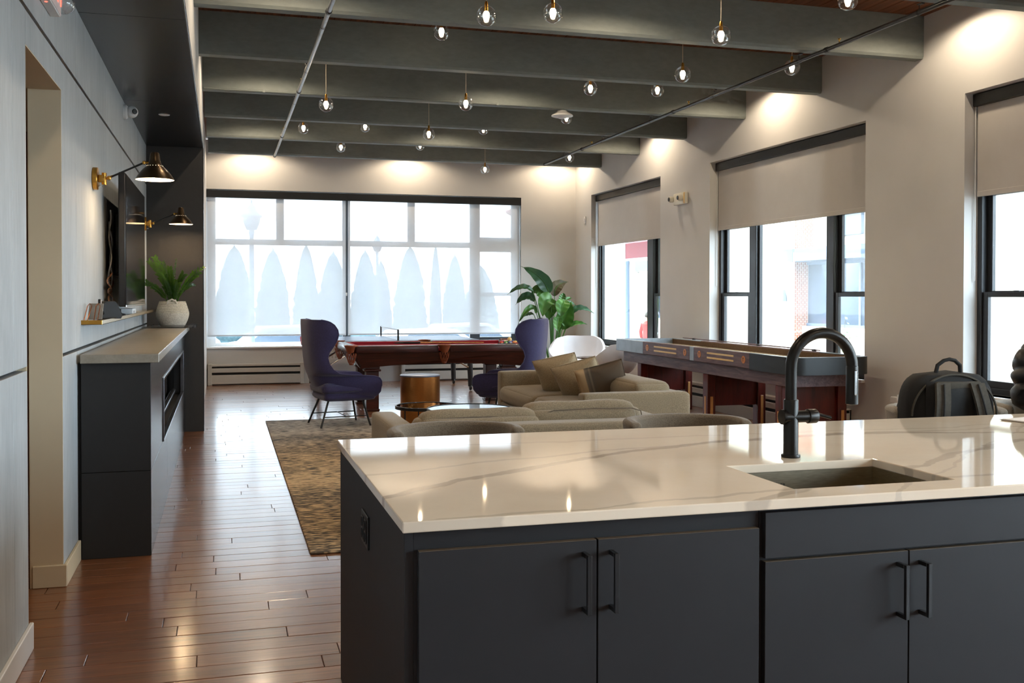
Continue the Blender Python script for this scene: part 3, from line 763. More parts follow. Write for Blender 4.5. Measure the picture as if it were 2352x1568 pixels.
part(t, 'body', MB().box(-.022,.022,-.12,.12,0,.018,.006,2), M_plastic)
part(t, 'button_pad', MB().lathe([(.0,.0205),(.012,.0205),(.014,.018)], 14, c=(0,.06,0)), M_chrome)
t = thing('media_box', 'small white media box on the ledge under the television', 'media box', (-.675, 8.05, ZS))
part(t, 'body', MB().box(-.04,.04,-.16,.16,0,.045,.006,2), M_white); part(t, 'port', MB().box(.04,.0415,-.06,-.02,.012,.028), M_plastic)
t = thing('security_camera', 'small white dome security camera high on the panelled wall', 'camera', (XL, 8.3, 2.785))
part(t, 'base', MB().lathe([(.0,0),(.055,0),(.055,.02),(.045,.032),(.0,.034)], 24, axis='x'), M_white)
part(t, 'ball', MB().lathe([(.045*math.sin(math.pi*i/12+.001), -.045*math.cos(math.pi*i/12)) for i in range(13)], 20, c=(.062,-.01,0)), M_white)
part(t, 'lens', MB().lathe([(.0,.008),(.018,.006),(.021,0)], 16).xf(Matrix.Translation((.085,-.05,-.002)) @ Vector((.5,-.86,0)).to_track_quat('Z','Y').to_matrix().to_4x4()), M_plastic)
t = thing('soffit_disc', 'small flush white disc on the dark steel soffit', 'sprinkler cover', (-.458, 8.82, 2.866))
part(t, 'plate', MB().lathe([(.0,-.006),(.036,-.006),(.040,-.003),(.040,0),(.0,0)], 24), M_white); part(t, 'rim', MB().lathe([(.041,-.001),(.044,-.003),(.046,0)], 24, cap=False), M_chrome)
t = thing('exit_sign', 'exit sign with red letters high on the left wall', 'exit sign', (XL, 4.70, 2.605))
part(t, 'housing', MB().box(0,.043,-.155,.155,0,.20,.003), M_white, smooth=False)
part(t, 'face', MB().box(.043,.046,-.15,.15,.004,.196,.001), simple('sign_face', (232,214,212), .4), smooth=False)
text_part(t, 'lettering', 'EXIT', .185, M_exit, Matrix.Translation((.0475,0,.098)) @ Matrix(((0,0,1,0),(1,0,0,0),(0,1,0,0),(0,0,0,1))), .001)
part(t, 'indicator', MB().lathe([(.0,-.003),(.006,-.002),(.007,0)], 10, c=(.022,-.09,0)), M_exit)
part(t, 'lamp_head', MB().lathe([(.05*math.sin(math.pi*i/10+.001), -.05*math.cos(math.pi*i/10)) for i in range(11)], 18, c=(.05,.20,.075)), M_globe)
part(t, 'lamp_bracket', MB().tube([(.01,.155,.075),(.03,.19,.075)], .008, 8), M_white)
# ================================================================== FIREPLACE CONSOLE
t = thing('fireplace_console', 'long black panelled fireplace console along the left wall', 'fireplace', (0, 0, 0))
FX = -.367; Y0, Y1 = 5.66, 10.69
body = MB().box(XL+.002, FX-.012, Y0+.012, Y1, 0, .44).box(XL+.002, FX-.012, Y0+.012, 6.73, .44, 1.024).box(XL+.002, FX-.012, 10.07, Y1, .44, 1.024).box(XL+.002, FX-.012, 6.73, 10.07, .87, 1.024).box(XL+.002, XL+.03, 6.73, 10.07, .44, .87)
part(t, 'body', body, M_gap, smooth=False)
for z0, z1 in ((0,.4495),(.4525,1.024)): part(t, 'end_panel', MB().box(XL+.018, FX, Y0, Y0+.012, z0, z1, .001), M_blackpanel, smooth=False)
def fp(y0, y1, z0, z1): part(t, 'front_panel', MB().box(FX-.012, FX, y0+.0015, y1-.0015, z0, z1, .001), M_steel, smooth=False)
for a, b in ((Y0+.012, 7.3), (7.3, 9.0), (9.0, Y1)): fp(a, b, .0, .4495)
fp(Y0+.012, 6.74, .4525, 1.024); fp(10.06, Y1, .4525, 1.024); fp(6.74, 10.06, .855, 1.024)
tr = MB().box(FX-.02, FX+.010, 6.74, 10.06, .838, .856, .002).box(FX-.02, FX+.010, 6.74, 10.06, .4525, .468, .002).box(FX-.02, FX+.010, 6.74, 6.752, .468, .838, .002).box(FX-.02, FX+.010, 10.048, 10.06, .468, .838, .002)
part(t, 'trim_frame', tr, m_brushed('steel_trim', (120,122,128), .25, (1,8,1)), smooth=False)
part(t, 'burner_tray', MB().box(XL+.06, FX-.06, 6.8, 10.0, .47, .50, .004).box(-.56, -.53, 6.8, 10.0, .50, .56, .003), M_steel, smooth=False)
part(t, 'mesh_screen', MB().box(-.60, -.596, 6.76, 10.04, .47, .84), M_speakerfab, smooth=False)
for a, b in ((6.755, 8.39), (8.41, 10.045)): part(t, 'glass_pane', MB().box(-.45, -.446, a, b, .47, .838), M_firepane, smooth=False)
part(t, 'glass_mullion', MB().box(-.455,-.44,8.39,8.41,.47,.838), M_black, smooth=False)
ms = MB().box(XL+.018, -.323, 5.62, 10.688, 1.0245, 1.071, .003)
tag(mesh_obj('mantel_slab', ms, M_slab, smooth=False), 'grey stone mantel slab on top of the black fireplace console', 'mantel')
# tray, basket and plant
t = thing('plastic_tray', 'clear plastic tray under the rope basket', 'tray', (-.45, 10.15, 1.071))
part(t, 'base', MB().box(-.19,.21,-.2,.2,.0,.004,.001), M_acrylic, smooth=False)
part(t, 'rim', MB().box(-.19,.21,-.2,-.196,.004,.028).box(-.19,.21,.196,.2,.004,.028).box(-.19,-.186,-.196,.196,.004,.028).box(.206,.21,-.196,.196,.004,.028), M_acrylic, smooth=False)
t = thing('rope_basket', 'off white coiled rope basket with a loop handle on the mantel', 'basket', (-.458, 10.12, 1.0755))
prof = [(.0,.0),(.103,.0)]
n = 25
for i in range(n):
    z = .004 + .236*i/(n-1); k = z/.24
    r = .105 + .045*math.sin(min(k/.55, 1)*math.pi/2) - (.032*((k-.55)/.45)**1.2 if k > .55 else 0)
    prof += [(r, z), (r+.0028, z+.0045)]
part(t, 'wall', MB().lathe(prof + [(.112,.245),(.105,.235),(.10,.2),(.0,.19)], 40, cap=False), M_basket, ang=60)
part(t, 'handle', MB().tube([(-.045,-.115,.222),(-.035,-.122,.246),(.0,-.125,.262),(.035,-.122,.246),(.045,-.115,.222)], .009, 8).tube([(-.045,.115,.222),(-.035,.122,.246),(.0,.125,.262),(.035,.122,.246),(.045,.115,.222)], .009, 8), M_basket)
t = thing('zz_plant', 'glossy green leafy houseplant growing in the rope basket', 'plant', (-.458, 10.12, 1.27))
part(t, 'soil', MB().lathe([(.0,.012),(.06,.01),(.095,.0),(.0,-.002)], 20), M_soil)
rz = random.Random(5)
stems = [(-.20,.02,.42),(-.15,-.08,.45),(-.08,.05,.40),(-.02,-.06,.36),(.03,.06,.42),(.10,-.05,.30),(.20,.02,.30),(.27,-.04,.36),(-.22,-.06,.22),(.16,.08,.22),(-.10,-.12,.30),(.05,-.12,.22)]
for dx, dy, h in stems:
    st = MB(); base_p = Vector((dx*.12, dy*.15, .0)); tip = Vector((dx, dy, h)); mid = Vector((dx*.3, dy*.4, h*.62))
    def bz(s): return base_p*(1-s)**2 + mid*2*s*(1-s) + tip*s*s
    N = 13; st.tube([bz(i/8) for i in range(9)], [.006-.0045*i/8 for i in range(9)], 6)
    so = part(t, 'stem', st, M_zz); so['label'] = 'arching stem with paired leaflets'
    for i in range(N):
        s = .30 + .70*i/(N-1); p = bz(s); tg = (bz(min(s+.02, 1.0)) - bz(s-.02)).normalized()
        side = tg.cross(Vector((dy+.3, -dx+.2, .25))).normalized()
        for sg in (-1, 1):
            d = (side*sg*.75 + tg*.62 + Vector((0,0,rz.uniform(-.1,.2)))).normalized(); L = .062*(1-.35*abs(s-.6))*rz.uniform(.85,1.1)
            nn = d.cross(tg).normalized(); w = nn.cross(d).normalized()
            lf = MB(); P = []
            for q, wd in ((0,.0),(.25,.34),(.55,.42),(.85,.22),(1,0)):
                c = p + d*L*q + nn*(.006*math.sin(q*3))
                P += [c - w*L*wd*.5, c + w*L*wd*.5]
            lf.add(P, [(2*j, 2*j+1, 2*j+3, 2*j+2) for j in range(4)])
            mesh_obj('leaflet', lf, M_zz, so, smooth=False)
# ================================================================== KITCHEN ISLAND
IX0, IX1, IY0, IY1, IZ = .395, 4.55, 2.287, 3.663, .860
SX0, SX1, SY0, SY1 = 1.479, 1.993, 2.400, 2.777
IB = .8336
wt = MB(); e = .003
bm = bmesh.new()
xs_ = [IX0, SX0, SX1, IX1]; ys_ = [IY0, SY0, SY1, IY1]
V = {}
for zi, z in enumerate((IB, IZ)):
    for i, xx in enumerate(xs_):
        for j, yy in enumerate(ys_): V[zi, i, j] = bm.verts.new((xx, yy, z))
for i in range(3):
    for j in range(3):
        if i == 1 and j == 1: continue
        bm.faces.new((V[1,i,j], V[1,i+1,j], V[1,i+1,j+1], V[1,i,j+1])); bm.faces.new((V[0,i,j+1], V[0,i+1,j+1], V[0,i+1,j], V[0,i,j]))
def wallq(a, b): bm.faces.new((V[0,a[0],a[1]], V[0,b[0],b[1]], V[1,b[0],b[1]], V[1,a[0],a[1]]))
for i in range(3): wallq((i,0),(i+1,0)); wallq((i+1,3),(i,3))
for j in range(3): wallq((3,j),(3,j+1)); wallq((0,j+1),(0,j))
wallq((2,1),(1,1)); wallq((1,2),(2,2)); wallq((1,1),(1,2)); wallq((2,2),(2,1))
bmesh.ops.recalc_face_normals(bm, faces=bm.faces)
sharp = [ed for ed in bm.edges if len(ed.link_faces) == 2 and ed.calc_face_angle() > .5]
bmesh.ops.bevel(bm, geom=sharp, offset=.003, segments=2, profile=.5, affect='EDGES')
me = bpy.data.meshes.new('island_worktop'); bm.to_mesh(me); bm.free(); me.materials.append(M_quartz)
o = bpy.data.objects.new('island_worktop', me); COL.objects.link(o); tag(o, 'glossy white veined quartz worktop of the kitchen island', 'worktop')
def handle(door, x, z0, z1):
    mb = MB().box(x-.0055, x+.0055, -.064, -.053, z0, z1, .0012).box(x-.0055, x+.0055, -.053, -.021, z0, z0+.011, .001).box(x-.0055, x+.0055, -.053, -.021, z1-.011, z1, .001)
    mesh_obj('handle', mb, M_black, door, smooth=False)
def cabinet(label, x0, x1, drawer, end=False):
    t = thing('island_cabinet', label, 'cabinet', (0, 2.3226, 0), group='island cabinets')
    part(t, 'body', MB().box(x0+(.022 if end else 0), x1, .0, .96, .10, .8315 if not drawer else .60).box(x0+.022, x1, .07, .96, 0, .10), M_cab, smooth=False)
    if drawer:
        part(t, 'rail', MB().box(x0, x1, 0, .022, .60, .8315), M_cab, smooth=False)
        part(t, 'back_panel', MB().box(x0, x1, .94, .96, .60, .8315), M_cab, smooth=False)
    if end:
        part(t, 'end_panel', MB().box(x0, x0+.022, 0.0, 1.325, 0, .8325, .001), M_cab, smooth=False)
    dx0, dx1 = x0 + (.030 if end else .0065), x1 - .009
    ztop = .785 if not drawer else .6965
    xm = (dx0+dx1)/2
    if drawer:
        part(t, 'false_front', MB().box(dx0, dx1, -.021, -.001, .7053, .8237, .001), M_cab, smooth=False)
    for k, (a, b) in enumerate(((dx0, xm-.002), (xm+.002, dx1))):
        d = part(t, 'door', MB().box(a, b, -.021, -.001, .115, ztop, .001), M_cab, smooth=False)
        mesh_obj('edge_band', MB().box(a+.001, b-.001, -.0205, -.002, ztop-.0002, ztop+.0008), M_cabedge, d, smooth=False)
        hx = (b-.033) if k == 0 else (a+.033)
        handle(d, hx, ztop-.171, ztop-.0265)
    return t
c1 = cabinet('charcoal island cabinet with two doors nearest the floor aisle', .405, 1.327, False, end=True)
cabinet('charcoal sink cabinet with a false drawer front and two doors', 1.329, 2.208, True)
cabinet('charcoal island cabinet right of the sink cabinet, beyond the frame', 2.21, 3.43, False)
cabinet('charcoal island cabinet at the far right end of the island', 3.432, 4.52, False)
t = thing('island_outlet', 'dark double outlet on the end panel of the island', 'outlet', (.405, 2.97, .692))
part(t, 'plate', MB().box(-.006, 0, -.068, .068, -.048, .048, .002), M_black, smooth=False)
for yy in (-.030, .030):
    f = part(t, 'receptacle', MB().box(-.009, -.006, yy-.018, yy+.018, -.034, .034, .001), M_plastic, smooth=False)
    for zz in (-.017, .017):
        mesh_obj('socket', MB().lathe([(.0,-.012),(.013,-.0115),(.0145,-.009)], 14, c=(0,yy,zz), axis='x'), M_gap, f)
t = thing('undermount_sink', 'brushed stainless undermount sink in the island', 'sink', ((SX0+SX1)/2, (SY0+SY1)/2, IB-.001))
w, d = (SX1-SX0)/2+.006, (SY1-SY0)/2+.006
bas = MB()
def ring(z, k): return [(sx*(w-k), sy*(d-k), z) for sx, sy in ((-1,-1),(1,-1),(1,1),(-1,1))]
loops = [[(sx*(w+.03), sy*(d+.03), 0) for sx, sy in ((-1,-1),(1,-1),(1,1),(-1,1))], ring(0,0), ring(-.17,.004), ring(-.19,.022)]
vsx = sum(loops, []); bas.add(vsx, [(4*i+j, 4*i+(j+1)%4, 4*i+4+(j+1)%4, 4*i+4+j) for i in range(3) for j in range(4)] + [(12,13,14,15)])
part(t, 'basin', bas, M_sink, smooth=False)
part(t, 'drain', MB().lathe([(.0,-.186),(.03,-.186),(.042,-.187),(.044,-.19)], 24), M_chrome)
text_part(t, 'maker_mark', 'KOHLER', .016, M_gap, Matrix.Translation((-.085, d-.0035, -.042)) @ Matrix.Rotation(R(90), 4, 'X'), .0003)
t = thing('faucet', 'tall gunmetal gooseneck faucet with pull down spray behind the sink', 'faucet', (1.7585, 2.8756, IZ)); t.scale = (1.106,)*3
part(t, 'base_ring', MB().lathe([(.0,0),(.027,0),(.028,.004),(.027,.009),(.0,.009)], 28), M_faucet)
part(t, 'body', MB().lathe([(.0,.008),(.0215,.008),(.0215,.165),(.020,.168),(.0,.168)], 28), M_faucet)
arc = [(0,0,.165+.09*i/4) for i in range(5)]
Rg = .098; cx = Rg
for i in range(1, 25):
    a = math.pi - math.pi*i/24
    arc.append((cx+Rg*math.cos(a), -.012*i/24, .263+Rg*math.sin(a)))
part(t, 'gooseneck', MB().tube(arc, .0165, 18), M_faucet)
ex = arc[-1]
part(t, 'spray_head', MB().lathe([(.0165,.0),(.0172,-.002),(.0178,-.09),(.0182,-.112),(.014,-.115),(.0,-.115)], 24, c=ex), M_faucet)
part(t, 'spray_toggle', MB().box(ex[0]-.004, ex[0]+.004, ex[1]-.021, ex[1]-.016, ex[2]-.085, ex[2]-.012, .002), M_chrome, smooth=False)
part(t, 'valve_body', MB().lathe([(.0,-.034),(.0215,-.033),(.022,-.026),(.0175,-.024),(.0175,.05),(.021,.052),(.021,.078),(.019,.081),(.0,.081)], 24, axis='x', c=(0,-.004,.118)), M_faucet)
part(t, 'lever', MB().tube([(.072,-.006,.126),(.125,-.012,.112)], .005, 10), M_faucet, label='slim lever handle')
t = thing('paper_sheets', 'white papers lying on the island worktop near the seated person', 'papers', (3.30, 3.395, IZ+.0005), R(12))
part(t, 'sheet', MB().box(-.15,.12,-.08,.13,0,.003,.0005), M_paper, smooth=False); part(t, 'cover', MB().box(-.155,.122,-.084,.132,.003,.0042), M_card, smooth=False)
part(t, 'sheet', MB().box(-.14,.13,-.075,.128,.0042,.0052), M_paper, smooth=False)
# ================================================================== COUNTER STOOLS
def stool(label, x, y, rz=0.0, mat=M_stool, a1=102):
    t = thing('counter_stool', label, 'stool', (x, y, 0), rz, 'counter stools')
    A = R(a1)
    def fn(u, v):
        a = -A + 2*A*u; k = abs(2*u-1)
        r = .232 + .018*v; zc = .70 + .03*k**4 + v*(.19 - .035*k**6)
        return (r*math.sin(a)*1.03, r*math.cos(a), zc)
    mb = MB().shell(fn, 41, 9, .052, 1)
    o = part(t, 'backrest', mb, mat, ang=70)
    bv = o.modifiers.new('round', 'BEVEL'); bv.width = .021; bv.segments = 4; bv.limit_method = 'ANGLE'; bv.angle_limit = R(50)
    part(t, 'seat', MB().lathe([(.0,.655),(.16,.655),(.21,.645),(.228,.62),(.225,.595),(.20,.585),(.0,.585)], 36), mat)
    part(t, 'back_support', MB().box(-.03,.03,.19,.225,.59,.72,.006), M_black)
    for sx in (-1, 1):
        for sy in (-1, 1):
            part(t, 'leg', MB().tube([(sx*.14,sy*.14,.59),(sx*.20,sy*.20,.0)], [.014,.010], 10), M_black)
    part(t, 'footrest', MB().tube([(.185*math.cos(a)*1.0,.185*math.sin(a),.22) for a in [2*math.pi*i/28 for i in range(28)]], .008, 8, closed=True), M_black)
    t.scale = (1.106, 1.106, .9416)
    return t
stool('taupe curved back counter stool at the left end of the island', .9125, 4.0, R(3))
stool('taupe curved back counter stool between the left one and the faucet', 1.941, 4.0, R(-4))
stool('grey counter stool with a black backpack on its seat', 3.368, 4.114, R(-14), M_stool2)
stool('grey counter stool under the seated person at the right edge', 3.98, 4.114, R(-8), M_stool2)
# backpack
t = thing('backpack', 'black backpack with grey shoulder straps standing on a stool', 'backpack', (3.307, 4.05, .6175), R(-10)); t.scale = (1.106, 1.106, 1.01)
def bag(w, h, d, n=3.2, off=0.0):
    def fn(u, v):
        b = -1+2*v; a = 2*math.pi*u
        ca, sa = math.cos(a), math.sin(a)
        sx = math.copysign(abs(ca)**(2/n), ca); sy = math.copysign(abs(sa)**(2/n), sa)
        k = max(0, 1-abs(b)**5)**.28
        top = 1 - .14*max(b, 0)**2
        return (sx*w/2*k*top, sy*d/2*(k**.8)*(1-.18*max(b,0))+off, h/2*(1+b))
    return MB().grid(fn, 40, 22, cu=True)
part(t, 'main_body', bag(.40, .405, .19), M_blackfab, weld=True)
part(t, 'front_pocket', bag(.33, .30, .10, 3, .11), M_blackfab, weld=True)
part(t, 'back_pad', MB().pillow(.27, .32, .05, (0,-.088,.20), pw=6), M_blackfab)
part(t, 'piping', MB().tube([(.195*math.cos(a)*(.97), -.075, .2+.19*math.sin(a)) for a in [math.pi*i/24 for i in range(25)]], .005, 6), M_greystrap)
part(t, 'yoke', MB().box(-.10,.10,-.112,-.092,.325,.36,.008,2), M_greystrap)
for sx in (-1, 1):
    def st(u, v, s=sx):
        x = s*(.075 + .045*u) + (v-.5)*.062; z = .35 - .335*u
        return (x, -.105 - .035*math.sin(u*math.pi) , z)
    o = part(t, 'shoulder_strap', MB().shell(st, 22, 6, .016, 1), M_greystrap)
    part(t, 'strap_fold', MB().tube([(sx*(.075+.045*i/10)-.002, -.128-.035*math.sin(math.pi*i/10), .35-.335*i/10) for i in range(11)], .004, 6), M_blackfab)
    part(t, 'zip_pull', MB().box(sx*.185-.004, sx*.185+.004, -.07, -.064, .12, .165, .001), M_chrome, smooth=False)
part(t, 'carry_handle', MB().tube([(-.055,-.02,.395),(-.05,-.025,.43),(-.025,-.03,.452),(.0,-.03,.458),(.025,-.03,.452),(.05,-.025,.43),(.055,-.02,.395)], .009, 8), M_blackfab)
# ================================================================== RUG AND LOUNGE
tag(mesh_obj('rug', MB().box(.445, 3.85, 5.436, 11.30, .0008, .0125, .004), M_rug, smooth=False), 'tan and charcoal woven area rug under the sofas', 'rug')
RZ = .0125
def soft(mb_or, name, t, mat, amp=.006, sc=9):
    o = part(t, name, mb_or, mat, ang=60); return o
def cushion_box(x0,x1,y0,y1,z0,z1, bulge=.02, r=.045, seed=0, n=9):
    """plump rounded block"""
    cx,cy,cz=(x0+x1)/2,(y0+y1)/2,(z0+z1)/2; hx,hy,hz=(x1-x0)/2,(y1-y0)/2,(z1-z0)/2
    rn=random.Random(seed); ph=[rn.uniform(0,6) for _ in range(6)]
    mb=MB()
    def face(ax, sg):
        def fn(u,v):
            a=2*u-1; b=2*v-1
            for _ in range(2): a=a*(1.5-.5*a*a); b=b*(1.5-.5*b*b)
            if sg<0: a=-a
            p=[0,0,0]; o=[(1,2),(2,0),(0,1)][ax]
            p[ax]=sg; p[o[0]]=a; p[o[1]]=b
            q=[p[0]*hx,p[1]*hy,p[2]*hz]
            c=[max(-h+r,min(h-r,v_)) for h,v_ in zip((hx,hy,hz),q)]
            dv=Vector((q[0]-c[0],q[1]-c[1],q[2]-c[2]))
            if dv.length>1e-9: dv=dv.normalized()*r
            w=(1-a*a)*(1-b*b)
            out=[c[0]+dv.x,c[1]+dv.y,c[2]+dv.z]
            out[ax]+=sg*bulge*w**.6*(1+.25*math.sin(4*a+ph[0]+ax)+.2*math.sin(5*b+ph[1]))
            return (cx+out[0],cy+out[1],cz+out[2])
        mb.grid(fn,n+6,n+6)
    for ax in range(3):
        for sg in (-1,1): face(ax,sg)
    return mb
def seam(pts, t, mat=None): part(t, 'piping', MB().tube(pts, .004, 6, closed=True), mat or M_sofa)
# sofa A: back to the kitchen
t = thing('sofa', 'oatmeal tweed sofa with its back to the kitchen island', 'sofa', (0, 0, RZ), group='oatmeal sofas')
ax0, ax1, ay0, ay1 = .92, 2.64, 5.52, 6.50
part(t, 'base', cushion_box(ax0+.01, ax1-.01, ay0+.01, ay1, .10, .30, .0, .02, 1), M_sofa, weld=True)
part(t, 'back_frame', cushion_box(ax0, ax1, ay0, ay0+.20, .10, .625, .004, .03, 2), M_sofa, weld=True)
part(t, 'arm', cushion_box(ax0, ax0+.15, ay0+.1, ay1+.02, .10, .615, .004, .022, 3), M_sofa, weld=True)
part(t, 'arm', cushion_box(ax1-.15, ax1, ay0+.1, ay1+.02, .10, .615, .004, .022, 4), M_sofa, weld=True)
xm = (ax0+ax1)/2
for k, (a, b) in enumerate(((ax0+.155, xm-.003), (xm+.003, ax1-.155))):
    part(t, 'seat_cushion', cushion_box(a, b, ay0+.2, ay1+.01, .30, .45, .018, .05, 5+k), M_sofa, weld=True)
for k, (a, b, h) in enumerate(((1.04, 1.795, .672), (1.785, 2.53, .700))):
    o = part(t, 'back_cushion', cushion_box(a, b, ay0+.205, ay0+.40, .44, h, .03, .07, 11+k, 12), M_sofa, weld=True)
    o.rotation_euler = (0,0,R(.6 if k else -.4))
    part(t, 'piping', MB().tube([(a+.05, ay0+.232, h-.075),(a+.06, ay0+.225, h-.04),(a+.12, ay0+.222, h-.022),((a+b)/2, ay0+.215, h-.016),(b-.12, ay0+.222, h-.022),(b-.06, ay0+.225, h-.04),(b-.05, ay0+.232, h-.075)], .004, 6), M_stool)
for sx in (ax0+.08, ax1-.08):
    for sy in (ay0+.08, ay1-.06): part(t, 'leg', MB().tube([(sx,sy,.11),(sx,sy,0)], [.022,.016], 10), M_black)
# sofa B
t = thing('sofa', 'oatmeal tweed sofa on the right holding throw pillows', 'sofa', (0, 0, RZ), group='oatmeal sofas')
bx0, bx1, by0, by1 = 2.69, 3.60, 7.36, 9.93
part(t, 'base', cushion_box(bx0, bx1-.01, by0+.01, by1-.01, .10, .30, .0, .02, 1), M_sofa, weld=True)
part(t, 'back_frame', cushion_box(bx1-.20, bx1, by0, by1, .10, .59, .004, .03, 2), M_sofa, weld=True)
part(t, 'arm', cushion_box(bx0, bx1-.02, by0, by0+.15, .10, .60, .004, .022, 3), M_sofa, weld=True)
part(t, 'arm', cushion_box(bx0, bx1-.02, by1-.15, by1, .10, .60, .004, .022, 4), M_sofa, weld=True)
part(t, 'seat_cushion', cushion_box(bx0-.02, bx1-.2, by0+.155, 8.64, .30, .46, .022, .055, 21), M_sofa, weld=True)
part(t, 'seat_cushion', cushion_box(bx0-.02, bx1-.2, 8.65, by1-.155, .30, .46, .022, .055, 22), M_sofa, weld=True)
part(t, 'back_cushion', cushion_box(bx1-.42, bx1-.10, by0+.17, 8.6, .45, .665, .02, .05, 23), M_sofa, weld=True)
part(t, 'back_cushion', cushion_box(bx1-.42, bx1-.19, 8.65, by1-.17, .45, .68, .03, .07, 24), M_sofa, weld=True)
for sx in (bx0+.08, bx1-.08):
    for sy in (by0+.08, by1-.08): part(t, 'leg', MB().tube([(sx,sy,.11),(sx,sy,0)], [.022,.016], 10), M_black)
# throw pillows (leaning against the back of sofa B)
def throw(label, c, s, yawd, tilt, mat, seed, T=.17, roll=0):
    t = thing('throw_pillow', label, 'pillow', c, 0, 'throw pillows on the right sofa')
    rot = Matrix.Rotation(R(yawd),3,'Z') @ Matrix.Rotation(R(tilt),3,'X') @ Matrix.Rotation(R(roll),3,'Y')
    o = part(t, 'cover', MB().pillow(s[0], s[1], T, n=22, pw=2.2, corner=1.0, seed=seed), mat, weld=True, ang=80)
    L, H = s[0]/2*.985, s[1]/2*.985
    e = part(t, 'welt', MB().tube([(-L,0,-H),(-L*.5,0,-H*.97),(L*.5,0,-H*.97),(L,0,-H),(L*.97,0,0),(L,0,H),(0,0,H*.97),(-L,0,H),(-L*.97,0,0)], .004, 6, closed=True), mat)
    q = rot.to_4x4().to_euler(); o.rotation_euler = q; e.rotation_euler = q
    return t
throw('large tan throw pillow leaning at the far end of the right sofa', (3.03, 8.95, .63+RZ), (.44,.38), 146, -24, M_pil, 1, .26, 14)
throw('tan throw pillow in the middle of the three on the right sofa', (3.07, 8.50, .615+RZ), (.44,.38), 150, -26, M_pil, 2, .24, 18)
throw('dark brown throw pillow with a pale stripe, nearest on the right sofa', (3.13, 8.10, .615+RZ), (.42,.36), 164, -20, M_striped, 3, .17, 16)
# coffee tables
def coffee(label, x, y, r, h):
    t = thing('coffee_table', label, 'coffee table', (x, y, RZ), group='round coffee tables')
    part(t, 'rim', MB().lathe([(r-.012,h-.028),(r,h-.028),(r,h),(r-.012,h),(r-.012,h-.028)], 56, cap=False), M_black)
    part(t, 'glass_top', MB().lathe([(.0,h-.004),(r-.012,h-.004),(r-.012,h-.012),(.0,h-.012)], 56), M_smoked)
    for k in range(3):
        a = R(95+120*k); part(t, 'leg', MB().tube([((r-.008)*math.cos(a),(r-.008)*math.sin(a),h-.02),((r-.008)*math.cos(a),(r-.008)*math.sin(a),0)], .006, 8), M_black)
    part(t, 'floor_ring', MB().tube([((r-.008)*math.cos(a),(r-.008)*math.sin(a),.006) for a in [2*math.pi*i/40 for i in range(40)]], .006, 6, closed=True), M_black)
coffee('lower round smoked glass coffee table beside the copper drum', 1.80, 9.12, .29, .36)
coffee('taller round smoked glass coffee table between the two sofas', 1.98, 8.18, .36, .43)
t = thing('drum_table', 'cylindrical copper drum side table between the wing chairs', 'side table', (2.0, 10.50, RZ))
part(t, 'drum', MB().lathe([(.0,0),(.208,0),(.208,.515),(.2,.52)], 56, cap=False), M_drum)
part(t, 'top', MB().lathe([(.0,.532),(.206,.532),(.212,.529),(.212,.518),(.0,.518)], 56), M_drumtop)
# wing chairs
def interp(tab, z):
    for (z0, a), (z1, b) in zip(tab, tab[1:]):
        if z0 <= z <= z1:
            k = (z-z0)/(z1-z0); k = k*k*(3-2*k) if False else k
            return a+(b-a)*k
    return tab[0][1] if z < tab[0][0] else tab[-1][1]
XB = [(.28,-.10),(.31,-.18),(.36,-.25),(.42,-.295),(.5,-.33),(.62,-.36),(.75,-.378),(.9,-.392),(1.05,-.40),(1.095,-.398),(1.115,-.392)]
XF = [(.28,.34),(.31,.405),(.36,.435),(.42,.44),(.47,.437),(.50,.42),(.515,.40),(.527,.35),(.536,.24),(.543,.10),(.56,-.015),(.60,-.075),(.66,-.115),(.72,-.13),(.78,-.115),(.84,-.075),(.90,-.045),(.96,-.03),(1.01,-.038),(1.06,-.070),(1.09,-.11),(1.105,-.15),(1.115,-.20)]
HW = [(.28,.22),(.31,.28),(.36,.315),(.45,.335),(.55,.335),(.65,.31),(.75,.30),(.85,.32),(.95,.345),(1.03,.34),(1.07,.332),(1.10,.32),(1.115,.30)]
ZR = [.28,.295,.31,.335,.36,.39,.42,.45,.47,.485,.50,.51,.52,.527,.533,.54,.55,.56,.58,.60,.63,.66,.69,.72,.75,.78,.81,.84,.87,.90,.93,.96,.985,1.01,1.035,1.06,1.075,1.09,1.10,1.108,1.115]
